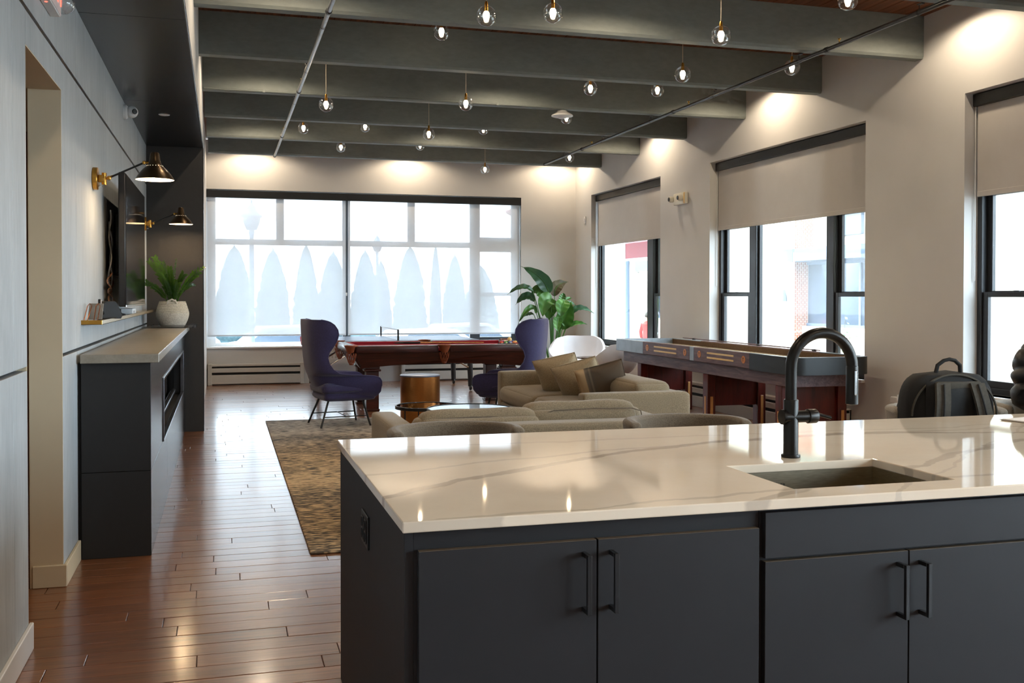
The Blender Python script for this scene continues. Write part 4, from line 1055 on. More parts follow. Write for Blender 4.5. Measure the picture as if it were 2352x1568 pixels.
def wing(label, x, y, rz):
    t = thing('wing_chair', label, 'armchair', (x, y, RZ), rz, 'purple wing chairs')
    nz = len(ZR)
    def fn(u, v):
        z = ZR[int(round(u*(nz-1)))]; b = -math.pi/2 + math.pi*v
        xb, xf, hw = interp(XB,z), interp(XF,z)-.09, interp(HW,z)
        s = math.sin(b); c = math.cos(b)
        yy = hw*math.copysign(abs(s)**.62, s)
        xx = xb + (xf-xb)*(1-abs(c)**1.15)
        flare = 1 + .10*max(0, (xx-xb))*(1 if z > .6 else 0)
        return (xx, yy*flare, z)
    o = part(t, 'shell', MB().shell(fn, nz, 39, .045, -1, True), M_purple, ang=75)
    bv = o.modifiers.new('round', 'BEVEL'); bv.width = .018; bv.segments = 3; bv.limit_method = 'ANGLE'; bv.angle_limit = R(60)
    part(t, 'seat_base', cushion_box(-.24,.31,-.27,.27,.27,.36,.01,.04,3), M_purple, weld=True)
    part(t, 'seat_cushion', cushion_box(-.26,.36,-.275,.275,.34,.45,.025,.045,4), M_purple, weld=True)
    for q in (0, 1): part(t, 'piping', MB().tube([fn(i/(nz-1), q) for i in range(6, nz)], .005, 6), M_purple)
    ft = [(-.28,-.255),(-.28,.255),(.25,-.255),(.25,.255)]; tp = [(-.17,-.17),(-.17,.17),(.18,-.17),(.18,.17)]
    for (fx, fy), (tx, ty) in zip(ft, tp): part(t, 'leg', MB().tube([(tx,ty,.30),(fx,fy,0)], [.012,.010], 10), M_black)
    for sy in (-1, 1): part(t, 'stretcher', MB().tube([(-.242,sy*.226,.105),(.228,sy*.226,.105)], .006, 8), M_black)
    part(t, 'stretcher', MB().tube([(-.0,-.226,.105),(.03,.226,.105)], .006, 8), M_black)
    return t
wing('dark purple wing chair on the left, side on to the kitchen', 1.20, 10.80, R(10))
wing('purple wing chair on the right, its back lit by the windows', 3.03, 10.62, R(152))
# ================================================================== GAMES
# pool table
t = thing('pool_table', 'mahogany pool table with red cloth and leather pockets', 'pool table', (2.55, 12.47, 0))
PX, PY, PZ = 1.14, .64, .785
railm = MB()
for sy in (-1, 1):
    for sx in (-1, 1): railm.box(min(sx*.07,sx*(PX-.09)), max(sx*.07,sx*(PX-.09)), min(sy*(PY-.10),sy*PY), max(sy*(PY-.10),sy*PY), PZ-.085, PZ, .012, 2)
for sx in (-1, 1): railm.box(min(sx*(PX-.10),sx*PX), max(sx*(PX-.10),sx*PX), -(PY-.09), PY-.09, PZ-.085, PZ, .012, 2)
rail = part(t, 'rails', railm, M_mahog)
for sy in (-1, 1):
    for q in (-.875,-.65,-.43,.43,.65,.875): mesh_obj('rail_sight', MB().lathe([(.0,PZ+.0006),(.006,PZ+.0004),(.0065,PZ-.002)], 4, c=(q,sy*(PY-.05),0)), M_ivory, rail)
cush = MB()
for sy in (-1, 1):
    for sx in (-1, 1): cush.prism([(sy*(PY-.10),PZ-.002),(sy*(PY-.145),PZ-.004),(sy*(PY-.135),PZ-.035),(sy*(PY-.10),PZ-.045)], 'x', min(sx*.09,sx*(PX-.16)), max(sx*.09,sx*(PX-.16)))
for sx in (-1, 1): cush.prism([(sx*(PX-.10),PZ-.002),(sx*(PX-.145),PZ-.004),(sx*(PX-.135),PZ-.035),(sx*(PX-.10),PZ-.045)], 'y', -(PY-.16), PY-.16)
part(t, 'cushions', cush, M_red_cloth, smooth=False)
part(t, 'bed_cloth', MB().box(-PX+.1,PX-.1,-PY+.1,PY-.1,PZ-.07,PZ-.038), M_red_cloth, smooth=False)
# cabinet: sloped sides with arched lower edge
def arch(a0, a1, z_end, z_mid, n=13):
    return [(a0+(a1-a0)*i/(n-1), z_end+(z_mid-z_end)*math.sin(math.pi*i/(n-1))**.8) for i in range(n)]
zt = PZ-.085
for sy in (-1, 1):
    pts = arch(-PX+.17, PX-.17, .515, .56)
    vs = [(-PX+.07, sy*(PY-.03), zt), (PX-.07, sy*(PY-.03), zt)] + [(x, sy*(PY-.12), z) for x, z in reversed(pts)]
    n = len(vs); vs2 = [(x, y-sy*.03, z) for x, y, z in vs]
    part(t, 'apron', MB().add(vs+vs2, [tuple(range(n)), tuple(range(n,2*n))[::-1]] + [(i,(i+1)%n,n+(i+1)%n,n+i) for i in range(n)]), M_mahog, smooth=False)
for sx in (-1, 1):
    pts = arch(-PY+.12, PY-.12, .515, .55)
    vs = [(sx*(PX-.03), -PY+.07, zt), (sx*(PX-.03), PY-.07, zt)] + [(sx*(PX-.15), y, z) for y, z in reversed(pts)]
    n = len(vs); vs2 = [(x-sx*.03, y, z) for x, y, z in vs]
    part(t, 'apron', MB().add(vs+vs2, [tuple(range(n)), tuple(range(n,2*n))[::-1]] + [(i,(i+1)%n,n+(i+1)%n,n+i) for i in range(n)]), M_mahog, smooth=False)
for sx in (-1, 1):
    for sy in (-1, 1):
        cx, cy = sx*(PX-.30), sy*(PY-.22)
        lg = MB()
        for w, z0, z1 in ((.085,.50,.55),(.098,.475,.50),(.075,.02,.475),(.085,0,.03)): lg.box(cx-w, cx+w, cy-w, cy+w, z0, z1, .006)
        part(t, 'leg', lg, M_mahog)
def pocket(x, y, dx, dy, corner):
    p = thing('pocket', None, None); p.parent = t; p.location = (x, y, 0)
    a0 = math.atan2(dy, dx)
    flap = MB()
    def fl(u, v):
        a = a0 - R(75) + R(150)*u; r = .070 + .012*(1-v); z = PZ+.004 - .10*v*(1-.25*abs(2*u-1)); r -= .022*v
        return (r*math.cos(a), r*math.sin(a), z)
    flap.shell(fl, 19, 6, .007, 1); mesh_obj('leather_shield', flap, M_leather, p)
    mesh_obj('pocket_rim', MB().tube([(.074*math.cos(a), .074*math.sin(a), PZ+.001) for a in [a0-R(105)+R(210)*i/18 for i in range(19)]], .011, 8), M_leather, p)
    net = MB()
    for k in range(11):
        for sg in (-1, 1):
            pts = []
            for i in range(7):
                v = i/6; a = a0 + 2*math.pi*k/11 + sg*.55*v; r = .058 - .028*v**1.6
                pts.append((r*math.cos(a), r*math.sin(a), PZ-.085-.115*v))
            net.tube(pts, .0035, 4, cap=False)
    net.lathe([(.028,PZ-.20),(.03,PZ-.208),(.022,PZ-.222),(.0,PZ-.224)], 12)
    o = mesh_obj('leather_net', net, M_leather, p); o['kind'] = 'stuff'
for sx in (-1, 1):
    for sy in (-1, 1): pocket(sx*(PX-.035), sy*(PY-.035), sx, sy, True)
for sy in (-1, 1): pocket(0, sy*(PY-.015), 0, sy, False)
BZ = 12.47; bed = PZ-.038
ballc = [('red',(190,26,30)),('yellow',(226,190,60)),('black',(16,16,18)),('orange red',(206,60,34)),('crimson',(170,20,34)),('blue',(40,60,140)),('purple',(90,40,110)),('green',(30,100,60)),('maroon',(110,24,30)),('striped yellow',(226,200,110)),('striped red',(200,70,60)),('striped green',(90,140,100)),('striped blue',(100,120,170)),('striped orange',(220,140,80)),('striped purple',(140,100,150))]
sph = [(.0285*math.sin(math.pi*i/12+.0005), -.0285*math.cos(math.pi*i/12)) for i in range(13)]
k = 0; rx, ry = 3.50, 12.30
for row in range(5):
    for c in range(row+1):
        nm, rgb = ballc[k]; k += 1
        bx = rx + (c-row/2)*.0576; by = ry + (4-row)*.0499
        t2 = thing('pool_ball', '%s pool ball in the triangular rack' % nm, 'pool ball', (bx, by, bed+.0285), group='racked pool balls')
        part(t2, 'ball', MB().lathe(sph, 20), simple('ball_'+nm.replace(' ','_'), rgb, .12, var=.02))
        part(t2, 'spot', MB().lathe([(.0,-.0288),(.010,-.0272)], 12, axis='y', cap=False), M_ivory)
t2 = thing('cue_ball', 'ivory cue ball resting on top of the racked pool balls', 'pool ball', (rx, ry+.032, bed+.0285+.0465))
part(t2, 'ball', MB().lathe(sph, 20), M_ivory); part(t2, 'dot', MB().lathe([(.0,-.0288),(.003,-.0286)], 8, axis='y', cap=False), M_red_cloth)
t2 = thing('ball_rack', 'black triangular rack around the pool balls', 'ball rack', (rx, ry, bed))
tri = [(-.175,-.045),(.175,-.045),(.0,.265)]; tri2 = [(-.155,-.033),(.155,-.033),(.0,.242)]
for i in range(3):
    a, b, a2, b2 = tri[i], tri[(i+1)%3], tri2[i], tri2[(i+1)%3]
    part(t2, 'side', MB().prism([a,b,b2,a2], 'z', .0, .03), M_plastic, smooth=False)
t2 = thing('pool_cue', 'wooden pool cue with a dark butt lying along the table', 'pool cue', (2.05, 12.95, bed+.012))
part(t2, 'shaft', MB().tube([(.42,0,.006),(1.25,-.08,.002)], [.009,.006], 10), M_peg)
part(t2, 'butt', MB().tube([(-.15,.055,.008),(.42,0,.006)], [.014,.0095], 10), M_plastic); part(t2, 'grip', MB().tube([(.05,.036,.0075),(.20,.021,.007)], [.0138,.0128], 10), M_greystrap)
# table tennis table
t = thing('tennis_table', 'blue grey table tennis table under the far window', 'table tennis table', (2.37, 14.88, 0))
TZ = .745
for sx in (-1, 1): part(t, 'top_half', MB().box(min(sx*.004,sx*1.18), max(sx*.004,sx*1.18), -.77, .77, TZ-.022, TZ, .003), M_pptop, smooth=False)
part(t, 'edge_line', MB().box(-1.18,1.18,-.77,-.752,TZ,TZ+.0006).box(-1.18,1.18,.752,.77,TZ,TZ+.0006), M_net, smooth=False)
for sx in (-1, 1):
    part(t, 'side_apron', MB().box(-1.16,1.16,sx*.74-.008,sx*.74+.008,TZ-.07,TZ-.022), M_black, smooth=False)
    for sy in (-.62, .5):
        part(t, 'leg', MB().tube([(sx*1.10,sy,TZ-.03),(sx*1.08,sy,.42),(sx*1.09,sy,.06)], [.035,.042,.036], 12), M_frame)
        part(t, 'caster', MB().lathe([(.0,-.014),(.04,-.014),(.045,0),(.04,.014),(.0,.014)], 18, axis='x', c=(sx*1.09,sy,.046)), M_plastic)
        part(t, 'leg_brace', MB().tube([(sx*1.05,sy-.04,.34),(sx*.45,sy-.04,TZ-.06)], .013, 8), M_chrome)
part(t, 'undercarriage', MB().box(-.46,-.20,-.30,-.24,.14,.38,.006), M_plastic)
part(t, 'emblem', MB().prism([(-.02,.0),(-.02,.022),(.02,.022),(.02,.0),(.0,-.022)], 'y', -.303, -.30).xf(Matrix.Translation((-.33,0,.31))), M_net)
part(t, 'undercarriage_bar', MB().box(-.44,-.22,-.304,-.30,.205,.214), M_chrome, smooth=False)
for xx in (-.43, -.23): part(t, 'caster', MB().lathe([(.0,-.012),(.035,-.012),(.04,0),(.035,.012),(.0,.012)], 16, axis='x', c=(xx,-.27,.04)).tube([(xx,-.27,.06),(xx,-.27,.15)], .01, 6), M_plastic)
for sy in (-1, 1):
    part(t, 'net_post', MB().box(-.012,.012,sy*.80-.012,sy*.80+.012,TZ-.04,TZ+.155,.003).box(-.018,.018,sy*.80-.03,sy*.80+.02,TZ-.04,TZ-.005), M_black)
net = MB().box(-.002,.002,-.79,.79,TZ+.142,TZ+.152)
for i in range(40): net.tube([(0,-.79+1.58*i/39,TZ+.005),(0,-.79+1.58*i/39,TZ+.145)], .0009, 3, cap=False)
for i in range(6): net.tube([(0,-.79,TZ+.01+.026*i),(0,.79,TZ+.01+.026*i)], .0009, 3, cap=False)
o = part(t, 'net', net, M_net); o['kind'] = 'stuff'
t = thing('tennis_paddle', 'red table tennis paddle resting on the window sill', 'paddle', (1.17, 15.99, .589), R(80))
part(t, 'blade', MB().lathe([(.0,0),(.072,0),(.072,.010),(.0,.010)], 24).xf(Matrix.Translation((0,0,.078)) @ Matrix.Rotation(R(80),4,'X')), M_red_cloth)
part(t, 'grip', MB().box(.066,.15,-.012,.012,.06,.085,.006), M_peg)
# shuffleboard
t = thing('shuffleboard_table', 'long shuffleboard table with black padded end under the windows', 'shuffleboard table', (5.13, 0, 0))
HX, SYN, SYF, RT = .40, 7.70, 11.78, .842
RB = RT-.145
def rside(name, y0, y1, mat, sx, bev=.004): return part(t, name, MB().box(min(sx*(HX-.055),sx*HX), max(sx*(HX-.055),sx*HX), y0, y1, RB, RT, bev), mat, smooth=False)
for sx in (-1, 1):
    rside('rail_end_band', 10.95, SYF, M_steelband, sx); rside('rail_panel', 9.72, 10.948, M_shuf, sx); rside('rail_joint', 9.62, 9.718, M_steelband if sx < 0 else M_shuf, sx); rside('rail_panel', 8.46, 9.618, M_shuf, sx)
part(t, 'far_end_rail', MB().box(-HX+.055, HX-.055, SYF-.06, SYF, RB, RT, .004), M_steelband, smooth=False)
# black rounded near end
outer = []; r = .13
for a0, cx, cy in ((180, -HX+r, SYN+r), (270, HX-r, SYN+r)):
    for i in range(9):
        a = R(a0+90*i/8); outer.append((cx+r*math.cos(a), cy+r*math.sin(a)))
path = [(-HX, 8.458)] + outer + [(HX, 8.458)]
inner = []; ri = r-.055
inn = [(-HX+.055, 8.458)]
for a0, cx, cy in ((180, -HX+r, SYN+r), (270, HX-r, SYN+r)):
    for i in range(9):
        a = R(a0+90*i/8); inn.append((cx+ri*math.cos(a), cy+ri*math.sin(a)))
inn.append((HX-.055, 8.458))
nb = len(path); bb = MB(); vs = []
for (xo, yo), (xi, yi) in zip(path, inn): vs += [(xo,yo,RB-.01),(xo,yo,RT),(xi,yi,RT),(xi,yi,RB-.01)]
fs = [(4*i+j, 4*i+4+j, 4*i+4+(j+1)%4, 4*i+(j+1)%4) for i in range(nb-1) for j in range(4)] + [(0,1,2,3),(4*nb-4,4*nb-1,4*nb-2,4*nb-3)]
part(t, 'padded_end', bb.add(vs, fs), simple('black_vinyl', (34,40,44), .38, var=.08, scale=12))
part(t, 'gutter', MB().box(-HX+.055, HX-.055, SYN+.05, SYF-.06, RB, RB+.02).box(-HX+.055,-HX+.06,SYN+.1,SYF-.06,RB,RT-.01).box(HX-.06,HX-.055,SYN+.1,SYF-.06,RB,RT-.01), M_gutter, smooth=False)
part(t, 'lane', MB().box(-.235, .235, SYN+.17, SYF-.14, RB+.02, RT-.055, .004), M_lane, smooth=False)
part(t, 'cabinet_box', MB().box(-HX+.06, HX-.06, SYN+.14, SYF-.10, RB-.125, RB, .004), M_shuf, smooth=False)
for sx in (-1, 1):
    for y0, y1 in ((9.72, 10.95), (8.46, 9.62)):
        ym = (y0+y1)/2; L = (y1-y0)
        for z in (RT-.045, RT-.092):
            part(t, 'inlay_strip', MB().box(sx*HX-.002, sx*HX+.002, ym-.24*L, ym+.24*L, z-.009, z+.009, .0015), M_ivory, smooth=False)
        for yy in (y0+.11, y1-.13):
            md = part(t, 'medallion', MB().lathe([(.0,sx*.003),(.034,sx*.0028),(.037,0)], 24, axis='x', c=(sx*HX,yy,RT-.068)), M_medal)
            mesh_obj('medallion_mark', MB().box(sx*HX+sx*.0025, sx*HX+sx*.0036, yy-.012, yy+.012, RT-.056, RT-.050).box(sx*HX+sx*.0025, sx*HX+sx*.0036, yy-.003, yy+.003, RT-.088, RT-.056), M_gap, md, smooth=False)
for yy in (8.05, 9.48, 11.2):
    tr = part(t, 'trestle_panel', MB().box(-.29,.29,yy-.02,yy+.02,.24,RB-.125), M_redwood, smooth=False)
    for sx in (-1, 1):
        part(t, 'leg', MB().box(sx*.29-.045, sx*.29+.045, yy-.055, yy+.055, 0, RB-.125, .005), M_redwood, smooth=False)
        part(t, 'leg_inlay', MB().box(sx*.29-.016, sx*.29+.016, yy-.062, yy-.055, .02, .34, .003), M_peg, smooth=False)
        part(t, 'leg_inlay', MB().box(sx*.336-.003, sx*.336+.003, yy-.014, yy+.014, .02, .34, .002), M_peg, smooth=False)
part(t, 'foot_rail', MB().box(-.25,.25,8.0,8.04,.20,.225,.003), M_peg, smooth=False)
part(t, 'abacus_rod', MB().tube([(HX-.02,8.5,RT+.012),(HX-.02,11.5,RT+.012)], .006, 8), M_shuf)
for yy in (8.6, 9.66, 11.2): part(t, 'abacus_bracket', MB().box(HX-.035,HX-.005,yy-.02,yy+.02,RT,RT+.02,.002), M_frame, smooth=False)
t = thing('shuffleboard_puck', 'red and chrome puck on the shuffleboard lane', 'puck', (5.02, 8.42, RT-.055))
part(t, 'disc', MB().lathe([(.0,0),(.026,0),(.028,.004),(.028,.016),(.024,.02),(.0,.02)], 20), M_chrome); part(t, 'cap', MB().lathe([(.0,.026),(.018,.026),(.02,.02),(.0,.02)], 20), simple('puck_red', (200,40,30), .3))
# ================================================================== WINDOW SIDE SEATING
def shell_chair(label, x, y, rz):
    t = thing('shell_chair', label, 'lounge chair', (x, y, 0), rz, 'white shell chairs')
    K = 8
    def rim(a):       # a measured from the back (0) to the front (pi)
        a = abs(a)
        tab = [(0,.765),(.55,.77),(.95,.735),(1.35,.60),(1.8,.53),(2.3,.47),(2.8,.425),(math.pi,.42)]
        for (p, u), (q, v) in zip(tab, tab[1:]):
            if p <= a <= q: return u+(v-u)*(a-p)/(q-p)
        return .42
    def fn(u, v):
        a = -math.pi + 2*math.pi*u; h = rim(a)
        rb = .20; rt = .375 + .05*math.exp(-((abs(a)-1.2)/.5)**2)
        k = v**.75; r = rb + (rt-rb)*math.sin(k*math.pi/2)**.9
        z = .33 + (h-.33)*v**1.5
        back = -1
        x_ = back*r*math.cos(a)*1.0; y_ = r*math.sin(a)*1.02
        if abs(a) < .8: x_ -= .06*v
        return (x_, y_, z)
    mb = MB().shell(fn, 57, 12, .032, 1)
    o = part(t, 'shell', mb, M_shellw, weld=True, ang=65)
    part(t, 'seat_pad', MB().lathe([(.0,.435),(.18,.435),(.255,.42),(.27,.395),(.24,.36),(.0,.335)], 32, c=(.03,0,0)), M_shellw)
    part(t, 'column', MB().tube([(0,0,.34),(0,0,.06)], .025, 14), M_chrome)
    part(t, 'base', MB().lathe([(.0,.0),(.22,.0),(.22,.008),(.03,.03),(.03,.06),(.0,.06)], 32), M_chrome)
    return t
shell_chair('white shell lounge chair facing the room in front of the plant', 5.03, 14.10, R(-118))
shell_chair('white shell lounge chair seen from behind at the end of the shuffleboard', 4.93, 12.55, R(125))
shell_chair('white shell lounge chair mostly hidden behind the backpack', 4.55, 5.35, R(20))
t = thing('wire_side_table', 'small round side table with a wire base between white chairs', 'side table', (4.98, 13.35, 0))
part(t, 'top', MB().lathe([(.0,.495),(.2,.495),(.205,.505),(.2,.515),(.0,.515)], 36), m_wood('dark_walnut', (60,48,44), (84,68,62), (100,84,76), .25))
for k in range(22):
    a = 2*math.pi*k/22; part(t, 'wire', MB().tube([(.13*math.cos(a),.13*math.sin(a),.495),(.10*math.cos(a),.10*math.sin(a),.25),(.15*math.cos(a),.15*math.sin(a),.01)], .004, 5), M_chrome)
part(t, 'base_ring', MB().tube([(.15*math.cos(a),.15*math.sin(a),.008) for a in [2*math.pi*i/30 for i in range(30)]], .007, 6, closed=True), M_black)
# big plant
t = thing('planter_pot', 'pale stone planter pot in the far right corner', 'planter', (5.02, 15.2, 0))
part(t, 'wall', MB().lathe([(.0,.0),(.17,.0),(.19,.02),(.245,.33),(.262,.345),(.262,.385),(.235,.385),(.22,.33),(.0,.32)], 40, cap=False), M_pot)
t = thing('bird_of_paradise', 'tall bird of paradise plant with broad green leaves', 'plant', (5.02, 15.2, .33))
part(t, 'moss', MB().lathe([(.0,.055),(.1,.05),(.19,.03),(.222,.0),(.0,-.01)], 24), M_soil)
def leaf(p0, p1, p2, width, mat, dy=0.0, fold=.18, twist=0.0, label=None):
    O = Vector((5.02, 15.2, .33))
    a, b, c = [Vector(p)-O+Vector((0,dy*k,0)) for p, k in ((p0,.5),(p1,.9),(p2,1.2))]
    # petiole
    root = Vector((a.x*.18, a.y*.12, .0)); mid = root*.45 + a*.55 + Vector((-(a.x-root.x)*.18, 0, -.02))
    pet = [root*(1-s)**2 + mid*2*s*(1-s) + a*s*s for s in [i/8 for i in range(9)]]
    po = part(t, 'petiole', MB().tube(pet, [.011-.005*i/8 for i in range(9)], 7), M_leaf1)
    m2 = b*2 - (a+c)*.5
    def bz(s): return a*(1-s)**2 + m2*2*s*(1-s) + c*s*s
    def fn(u, v):
        p = bz(u); tg = (bz(min(u+.02,1)) - bz(max(u-.02,0))).normalized()
        view = Vector((-.3, -1, .35+twist)); w = tg.cross(view).normalized(); n = w.cross(tg).normalized()
        prof = (math.sin(math.pi*min(u*1.06,1)**.75))**.72 if u < .98 else 0
        q = 2*v-1
        return tuple(p + w*q*width*.5*prof + n*(abs(q)*fold*width*prof + .006*math.sin(u*30+q*2)*abs(q)))
    lo = part(t, 'leaf', MB().shell(fn, 23, 9, .0016, 1), mat, ang=80)
    mesh_obj('midrib', MB().tube([tuple(bz(i/12)+Vector((0,-.004,.003))) for i in range(13)], [.005-.004*i/12 for i in range(13)], 5), M_leaf1, lo)
LF = [((4.947,15.1,1.406),(4.818,15.1,1.649),(4.509,15.1,1.838),.24,M_leaf2,.12,.10,.2),
 ((4.654,15.1,1.431),(4.455,15.1,1.50),(4.213,15.1,1.387),.11,M_leaf2,-.1,.25,.6),
 ((4.70,15.1,1.284),(4.564,15.1,1.344),(4.398,15.1,1.232),.16,M_leaf2,.05,.3,.6),
 ((4.70,15.1,1.096),(4.564,15.1,1.171),(4.357,15.1,.912),.10,M_leaf1,-.15,.3,.4),
 ((4.709,15.1,1.084),(4.619,15.1,1.075),(4.524,15.1,1.024),.07,M_leaf2,.2,.2,.5),
 ((5.057,15.1,1.362),(5.131,15.1,1.528),(5.334,15.1,1.596),.20,M_leafd,.2,.15,.2),
 ((4.947,15.1,1.283),(4.80,15.1,1.458),(4.691,15.1,1.388),.19,M_leaf1,.15,.15,.0),
 ((4.93,15.1,1.30),(4.82,15.1,1.27),(4.755,15.1,1.02),.26,M_leaf1,-.18,.15,-.1),
 ((5.122,15.1,.845),(5.168,15.1,1.073),(5.25,15.1,1.301),.28,M_leaf1,-.15,.12,.0),
 ((5.15,15.1,1.31),(5.07,15.1,1.19),(5.02,15.1,1.02),.22,M_leaf1,-.25,.15,.1),
 ((5.27,15.1,1.064),(5.41,15.1,1.177),(5.638,15.1,1.097),.11,M_leaf2,-.1,.25,.5),
 ((5.178,15.1,.862),(5.317,15.1,.94),(5.481,15.1,.927),.09,M_leaf1,-.2,.25,.5),
 ((5.14,15.1,1.26),(5.186,15.1,1.353),(5.214,15.1,1.425),.11,M_leaf1,.1,.2,.0),
 ((5.242,15.1,1.231),(5.316,15.1,1.257),(5.413,15.1,1.221),.08,M_leaf2,.1,.25,.4),
 ((5.039,15.1,1.04),(4.985,15.1,.94),(4.966,15.1,.79),.14,M_leaf1,-.28,.2,.0),
 ((4.98,15.1,1.33),(4.93,15.1,1.16),(4.90,15.1,.98),.24,M_leaf1,-.05,.12,.0),
 ((5.12,15.1,1.20),(5.16,15.1,1.02),(5.14,15.1,.86),.16,M_leaf1,-.1,.15,.0),
 ((5.242,15.1,1.301),(5.298,15.1,1.327),(5.372,15.1,1.339),.07,M_leaf1,.15,.25,.4)]
for L in LF: leaf(*L)
# ================================================================== WALL FITTINGS, HEATERS
def heater_x(label, x0, x1):
    t = thing('baseboard_heater', label, 'heater', (x0, YF, 0), group='baseboard heaters'); L = x1-x0
    part(t, 'back', MB().box(0, L, -.02, -.001, .005, .325), M_heater, smooth=False)
    part(t, 'hood', MB().box(0, L, -.07, -.02, .288, .325, .006), M_heater, smooth=False)
    part(t, 'damper', MB().box(.06, L-.06, -.075, -.065, .195, .262, .004), M_heater, smooth=False)
    part(t, 'front_panel', MB().box(0, L, -.075, -.065, .02, .158, .004), M_heater, smooth=False)
    part(t, 'element', MB().box(.06, L-.06, -.06, -.025, .165, .285), M_gap, smooth=False)
    for a in (0, L-.06): part(t, 'end_cap', MB().box(a, a+.06, -.078, -.001, .0, .33, .005), M_heater, smooth=False)
heater_x('long white baseboard heater under the left half of the far window', -.22, 1.22)
heater_x('white baseboard heater under the far window behind the pool table', 2.75, 4.5)
t = thing('baseboard_heater', 'white baseboard heater on the right wall behind the shuffleboard', 'heater', (XR, 8.3, 0), group='baseboard heaters')
part(t, 'back', MB().box(-.02,-.001,0,4.3,.005,.30), M_heater, smooth=False); part(t, 'hood', MB().box(-.075,-.02,0,4.3,.262,.30,.006), M_heater, smooth=False)
part(t, 'damper', MB().box(-.08,-.068,.06,4.24,.17,.235,.004), M_heater, smooth=False); part(t, 'front_panel', MB().box(-.08,-.068,0,4.3,.0,.135,.004), M_heater, smooth=False)
part(t, 'element', MB().box(-.06,-.025,.06,4.24,.14,.26), M_gap, smooth=False)
for a in (0, 4.24): part(t, 'end_cap', MB().box(-.083,-.001,a,a+.06,.0,.305,.005), M_heater, smooth=False)
t = thing('emergency_light', 'cream emergency light with round lamp heads on the right wall', 'emergency light', (XR, 11.98, 2.63))
part(t, 'housing', MB().box(-.055,-.001,-.17,.17,-.075,.075,.012,2), M_emerg)
for yy in (-.08, .185):
    h = part(t, 'lamp_head', MB().lathe([(.0,-.05),(.028,-.05),(.04,-.03),(.04,.0),(.03,.012),(.0,.014)], 22, axis='x', c=(-.06,yy,.005)), M_emerg)
    mesh_obj('lens', MB().lathe([(.0,-.054),(.024,-.0535),(.03,-.048)], 18, axis='x', c=(-.06,yy,.005)), M_plastic, h)
part(t, 'screw_cover', MB().box(-.057,-.05,-.168,-.14,-.07,.07,.002), M_ivory, smooth=False)
t = thing('wall_strobe', 'small white alarm plate high on the right wall by the corner', 'alarm', (XR, 15.62, 2.615))
part(t, 'plate', MB().box(-.018,-.001,-.035,.035,-.058,.058,.005), M_white); part(t, 'lens', MB().box(-.026,-.018,-.018,.018,-.02,.025,.003), M_shellw)
t = thing('wall_outlet', 'white quad outlet on the far wall beside the wing chair', 'outlet', (1.69, YF, .425))
part(t, 'plate', MB().box(-.06,.06,-.008,-.001,-.06,.06,.003), M_white, smooth=False)
for sx in (-.028,.028):
    f = part(t, 'receptacle', MB().box(sx-.017,sx+.017,-.0105,-.008,-.042,.042,.002), M_heater, smooth=False)
    for zz in (-.02,.02):
        for q in (-.006,.006): mesh_obj('slot', MB().box(sx+q-.0012,sx+q+.0012,-.0112,-.0104,zz-.005,zz+.005), M_gap, f, smooth=False)
t = thing('wall_box', 'white cable box low on the right wall under the shuffleboard', 'junction box', (XR, 7.62, .46))
part(t, 'box', MB().box(-.045,-.001,-.05,.05,-.03,.03,.006), M_white); part(t, 'lid', MB().box(-.05,-.045,-.046,.046,-.026,.026,.003), M_white)
# ================================================================== SEATED PERSON
def skin_mesh(name, verts, edges, radii, mat, parent, root=0, sub=2):
    me = bpy.data.meshes.new(name); me.from_pydata(verts, edges, []); me.update()
    o = bpy.data.objects.new(name, me); COL.objects.link(o); o.parent = parent
    o.modifiers.new('skin', 'SKIN').use_smooth_shade = True
    sv = me.skin_vertices[0].data
    for i, r in enumerate(radii): sv[i].radius = (r, r) if not isinstance(r, tuple) else r
    sv[root].use_root = True
    s = o.modifiers.new('sub', 'SUBSURF'); s.levels = sub; s.render_levels = sub
    me.materials.append(mat); return o
t = thing('person', 'person in a black puffer jacket seated at the right edge of the island', 'person', (4.055, 4.09, .6175))
vv = [(0,0,.09),(0,.0,.26),(0,-.01,.42),(0,-.01,.535),(0,-.015,.60)]           # pelvis, waist, chest, neck base, neck
ee = [(0,1),(1,2),(2,3),(3,4)]; rr = [(.15,.12),(.125,.095),(.135,.095),(.065,.065),(.052,.055)]
def chain(start, pts, rs):
    a = start
    for p, r in zip(pts, rs):
        vv.append(p); rr.append(r); ee.append((a, len(vv)-1)); a = len(vv)-1
    return a
for s in (-1, 1):
    e1 = chain(2, [(s*.175,-.01,.50),(s*.235,-.02,.40),(s*.26,-.06,.25),(s*.20,-.22,.27),(s*.13,-.34,.283),(s*.11,-.385,.286)], [.044,.046,.042,.036,.03,.034])
    for k, (dx, L) in enumerate(((-.030,.060),(-.010,.075),(.010,.078),(.028,.066))):
        chain(e1, [(s*(.11-dx*.8),-.43,.288),(s*(.11-dx*1.0),-.43-L*.5,.286),(s*(.11-dx),-.43-L*.85,.279)], [.0095,.0085,.0075])
    chain(e1, [(s*.075,-.395,.288),(s*.055,-.43,.286),(s*.05,-.455,.282)], [.011,.0095,.008])
    chain(0, [(s*.11,-.05,.075),(s*.14,-.40,.05),(s*.14,-.40,-.33),(s*.14,-.42,-.40),(s*.14,-.52,-.415)], [.095,.065,.045,.04,.035])
skin_mesh('body', vv, ee, rr, M_skin, t)
head = MB()
